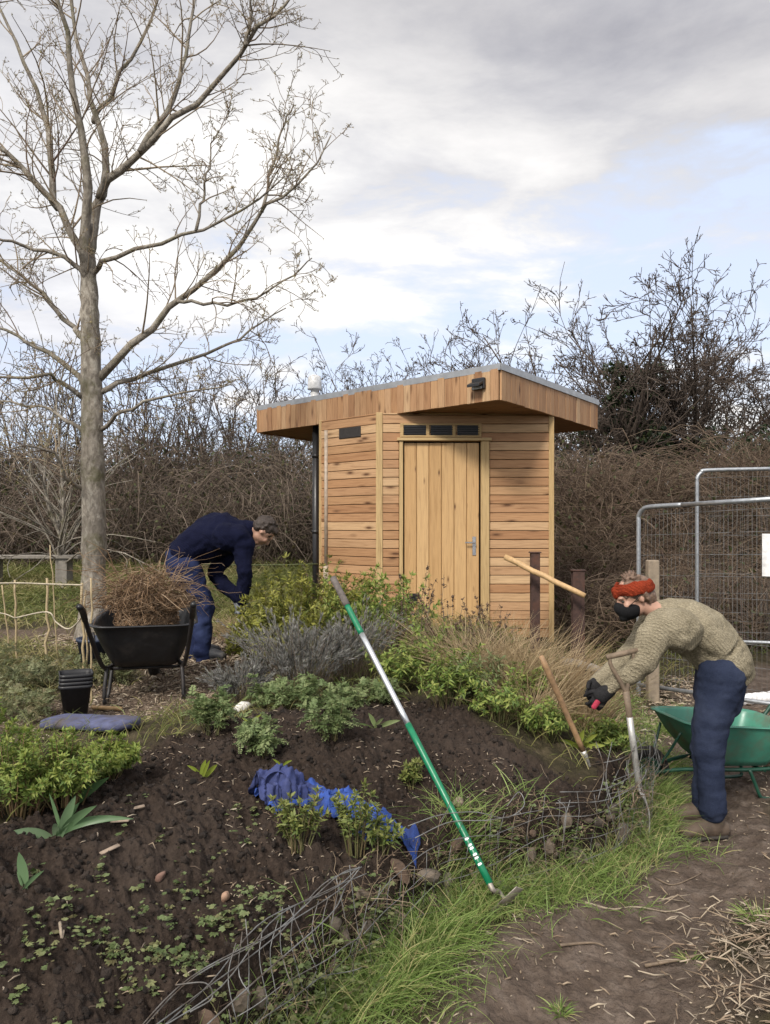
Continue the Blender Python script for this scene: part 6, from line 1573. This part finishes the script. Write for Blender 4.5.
# jumper
j = MB()
capsule(j, [W(724, 663), W(716, 650), W(700, 634), W(684, 624), W(670, 618)], [(.19, .142), (.195, .148), (.20, .152), (.19, .14), (.12, .105)], [0.64, 0, -.77], 28)
capsule(j, [W(669, 616), W(656, 611)], [(.082, .078), (.070, .066)], Yv)
for a_, sg in ((armN, 1), (armF, 1)):
    capsule(j, [a_[0] + (W(690, 632) - W(662, 628)) * .55, a_[0], a_[0] * .45 + a_[1] * .55, a_[1], a_[1] * .4 + a_[2] * .6, a_[2] - unit(a_[2] - a_[1]) * .012], [.115, .098, .078, .066, .051, .040], Yv, 22)
jw1, jw2 = wr(.012, 7, 2, (1, 1, 1)), wr(.006, 19, 7)
fuse('jumper', j, M_jumper, wo, .009, 5, lambda c: jw1(c) + jw2(c))
# hem of the jumper: ribbed welt
m = MB(); capsule(m, [W(727, 666), W(721, 658)], [(.182, .136), (.192, .146)], [0.64, 0, -.77], 28, 2); fuse('jumper_hem', m, M_jumper, wo, .009, 3)
# jeans
t_ = MB()
capsule(t_, [W(722, 661), W(721, 672), W(718, 700)], [(.166, .128), (.168, .130), (.14, .118)], [0.85, 0, -.3], 26)
for l in (legN, legF):
    capsule(t_, [l[0] + np.array([0, 0, .02]), l[0] * .6 + l[1] * .4, l[1], l[1] * .55 + l[2] * .45, l[2] - np.array([0, 0, .005])], [(.118, .112), (.108, .102), (.082, .085), (.067, .072), (.075, .080)], Yv, 22, 2)
jj1, jj2 = wr(.006, 6.0, 4, (1.0, 1.0, 1.4)), wr(.0045, 15, 3, (.9, .8, 1.5))
fuse('jeans', t_, M_jean, wo, .0085, 4, lambda c: jj1(c) + jj2(c))
def boot(a, fw, mat, msole, parent, gz, s=1.0, nm='boot'):
    fw = unit(np.array([fw[0], fw[1], 0.])); m = MB(); g0 = np.array([a[0], a[1], gz])
    pz = lambda f, z: g0 + fw * f * s + np.array([0, 0, z * s])
    capsule(m, [pz(.0, .14), pz(-.005, .09), pz(0, .055)], [.050 * s, .050 * s, .05 * s], fw, 18, 3)
    capsule(m, [pz(-.045, .048), pz(.03, .058), pz(.10, .052), pz(.165, .040)], np.array([[.043, .046], [.046, .054], [.052, .044], [.045, .034]]) * s, [0, 0, 1], 18, 3)
    b = fuse(nm, m, mat, parent, .006, 3)
    m = MB(); capsule(m, [pz(-.052, .014), pz(.05, .012), pz(.11, .012), pz(.178, .015)], np.array([[.045, .017], [.043, .016], [.055, .016], [.046, .015]]) * s, [0, 0, 1], 18, 3); fuse('sole', m, msole, b, .006, 1)
boot(legN[2] + np.array([.01, 0, 0]), (-1, -.12), M_boot, M_sole, wo, gz_w, 1.0)
boot(legF[2] + np.array([-.0, .0, 0]), (-1, .12), M_boot, M_sole, wo, h1(legF[2][0], legF[2][1]), 1.0)
# head: hair, headband, mask, eyes
f, up, r = head_axes(hf, hup)
m = MB(); ball(m, HL(-.020, 0, .030), .098, .079, .090, Hax); ball(m, HL(-.07, 0, -.02), .045, .066, .06, Hax)
g2 = np.random.default_rng(6)
for k in range(46):
    a = g2.uniform(0, 2 * PI); e = g2.uniform(.85, 1.45); dv_ = -f * math.cos(a) * math.cos(e) * .6 + r * math.sin(a) * math.cos(e) + up * math.sin(e); p0 = HL(-.02, 0, .03) + dv_ * .082
    capsule(m, [p0, p0 + dv_ * .022 + g2.normal(size=3) * .010], [.012, .005], r + .1, 8, 2)
for k in range(12):                                                # fringe under the band
    b = -.055 + .11 * k / 11; p0 = HL(.082 - abs(b) * .3, b, .046); capsule(m, [p0 - f * .012, p0 - f * .004 - up * .016 + g2.normal(size=3) * .003, p0 - f * .004 - up * .028 + g2.normal(size=3) * .004], [.008, .006, .003], r + .1, 8, 2)
for b in (-1, 1): capsule(m, [HL(-.035, b * .070, .02), HL(-.045, b * .070, -.02), HL(-.05, b * .060, -.05)], [.020, .016, .008], f, 10, 2)
fuse('hair', m, M_hairg, wo, .005, 1, wr(.004, 45, 3))
m = MB(); n = 40; kk = 14; a = np.arange(n) / n * 2 * PI; b = np.arange(kk) / kk * 2 * PI
ca, sa = np.cos(a)[:, None], np.sin(a)[:, None]; hb_h = .040 + .004 * np.sin(3 * a)[:, None]
cx_ = (.104 + .011 * np.cos(b)[None]) * ca - .014; cy_ = (.086 + .011 * np.cos(b)[None]) * sa; cz_ = .052 + hb_h * np.sin(b)[None] * .92 + .014 * ca + .004 * np.sin(5 * a[:, None] + 2 * b)
sh = 1 - .16 * np.clip((cz_ - .05) / .04, 0, 1) ** 1.5
V = np.asarray(hc) + ((cx_ * sh)[..., None] * f + (cy_ * sh)[..., None] * r + cz_[..., None] * up) * .98
m.add(V.reshape(-1, 3), [(i * kk + q, i * kk + (q + 1) % kk, ((i + 1) % n) * kk + (q + 1) % kk, ((i + 1) % n) * kk + q) for i in range(n) for q in range(kk)])
ball(m, HL(.095, 0, .055), .018, .028, .036, Hax, 2)
fuse('headband', m, M_red, wo, .005, 2, wr(.003, 40, 8))
m = MB(); ball(m, HL(.050, 0, -.054), .068, .067, .058, Hax); ball(m, HL(.102, 0, -.030), .030, .030, .038, Hax, 2); ball(m, HL(.085, 0, -.085), .034, .036, .026, Hax, 2); fuse('face_mask', m, M_mask, wo, .005, 4)
for b in (-1, 1):
    m = MB(); ball(m, HL(.080, b * .032, .004), .009, .010, .006, Hax, 2); m.build('eye', M_eye, wo)
    m = MB(); tube1(m, spline([HL(.07, b * .062, -.025), HL(.03, b * .078, -.005), HL(-.004, b * .088, .018)], 8), .0022, 6); m.build('mask_loop', M_mask, wo)

# -------- the man: bent double to the right beyond the black barrow
Ym = 6.6
def N_(u, v, dy=0.0): return P(u, v, Ym + dy)
gz_m = h1((203 - CU) / F * Ym, Ym)
man = MB()
capsule(man, [N_(186, 562), N_(203, 543), N_(224, 536), N_(241, 534), N_(250, 531)], [(.14, .10), (.13, .10), (.14, .11), (.11, .08), (.06, .055)], [-.4, 0, -.9])
capsule(man, [N_(246, 530), N_(256, 529)], [.060, .058], Yv)
mh = N_(263.5, 531); mf = np.array([.44, .26, -.86]); mu = np.array([.72, 0, .62]); ML, Max = add_head(man, mh, mf, mu, 1.02)
lN = [N_(187, 568, -.10), N_(204, 603, -.10), N_(203, 656, -.10)]; lF = [N_(187, 568, .10), N_(199, 604, .12), N_(197, 655, .14)]
for l in (lN, lF): capsule(man, [l[0], l[0] * .5 + l[1] * .5, l[1], l[1] * .6 + l[2] * .4, l[2]], [.09, .08, .057, .057, .04], Yv)
aN = [N_(242, 541, -.165), N_(245, 573, -.195), N_(243, 600, -.13)]; aF = [N_(234, 540, .17), N_(214, 574, .17), N_(235, 598, .03)]
for a_ in (aN, aF): capsule(man, a_, [.055, .045, .030], Yv)
mo = fuse('person', man, M_skin, None, .009, 3)
tag(mo, 'person in navy jumper and blue jeans bending double, face down, beyond the black wheelbarrow', 'person', 'people gardening')
h_ = MB(); hand(h_, aN[2], np.array([.05, .1, -1.]), np.array([-.6, .8, 0]), np.array([1., .2, 0]), 1.05, .6); fuse('glove', h_, M_gloveg, mo, .005, 2)
h_ = MB(); hand(h_, aF[2], np.array([.45, -.1, -1.]), np.array([-.5, -.8, 0]), np.array([1., -.2, .3]), 1.05, .6); fuse('glove', h_, M_gloveg, mo, .005, 2)
j = MB()
capsule(j, [N_(183, 553), N_(196, 545), N_(214, 537), N_(230, 534.5), N_(243, 532)], [(.185, .135), (.195, .165), (.21, .185), (.205, .17), (.125, .115)], [-.42, 0, -.9], 28)
capsule(j, [N_(243, 531), N_(252, 530)], [(.088, .084), (.075, .070)], Yv)
for a_ in (aN, aF): capsule(j, [a_[0] + np.array([-.12, 0, .03]), a_[0] + np.array([-.005, 0, .0]), a_[0] * .45 + a_[1] * .55, a_[1], a_[1] * .4 + a_[2] * .6, a_[2]], [.125, .100, .080, .070, .057, .046], Yv, 22)
w1, w2 = wr(.017, 6.5, 12), wr(.007, 17, 17)
fuse('jumper', j, M_navy, mo, .011, 5, lambda c: w1(c) + w2(c))
t_ = MB()
capsule(t_, [N_(182, 556), N_(184, 566), N_(189, 578)], [(.175, .135), (.19, .155), (.165, .135)], [-.8, 0, -.4], 26)
for l in (lN, lF): capsule(t_, [l[0] + np.array([0, 0, .02]), l[0] * .6 + l[1] * .4, l[1], l[1] * .55 + l[2] * .45, l[2]], [(.112, .118), (.102, .105), (.084, .086), (.078, .08), (.084, .09)], Yv, 22, 2)
v1, v2 = wr(.013, 7, 21, (1.0, 1.0, 1.5)), wr(.008, 10, 23, (1, 1, 1.5))
fuse('jeans', t_, M_jeanb, mo, .010, 4, lambda c: v1(c) + v2(c))
boot(lN[2], (1, -.2), M_shoe, M_sole, mo, gz_m, 1.05, 'shoe'); boot(lF[2], (1, .15), M_shoe, M_sole, mo, h1(lF[2][0], lF[2][1]), 1.05, 'shoe')
m = MB(); ball(m, ML(-.022, 0, .036), .104, .082, .088, Max); ball(m, ML(-.062, 0, -.01), .052, .070, .062, Max); ball(m, ML(.035, 0, .085), .05, .062, .034, Max)
g2 = np.random.default_rng(16)
for k in range(40):
    dv_ = unit(g2.normal(size=3) + Max[2] * .9 - Max[0] * .5); p0 = ML(-.022, 0, .036) + dv_ * .078; capsule(m, [p0, p0 + dv_ * .018 + g2.normal(size=3) * .006], [.014, .006], Max[1] + .1, 8, 2)
fuse('hair', m, M_hair, mo, .007, 1, wr(.004, 40, 5))
for b in (-1, 1): m = MB(); ball(m, ML(.083, b * .033, .006), .009, .010, .005, Max, 2); m.build('eye', M_eye, mo)
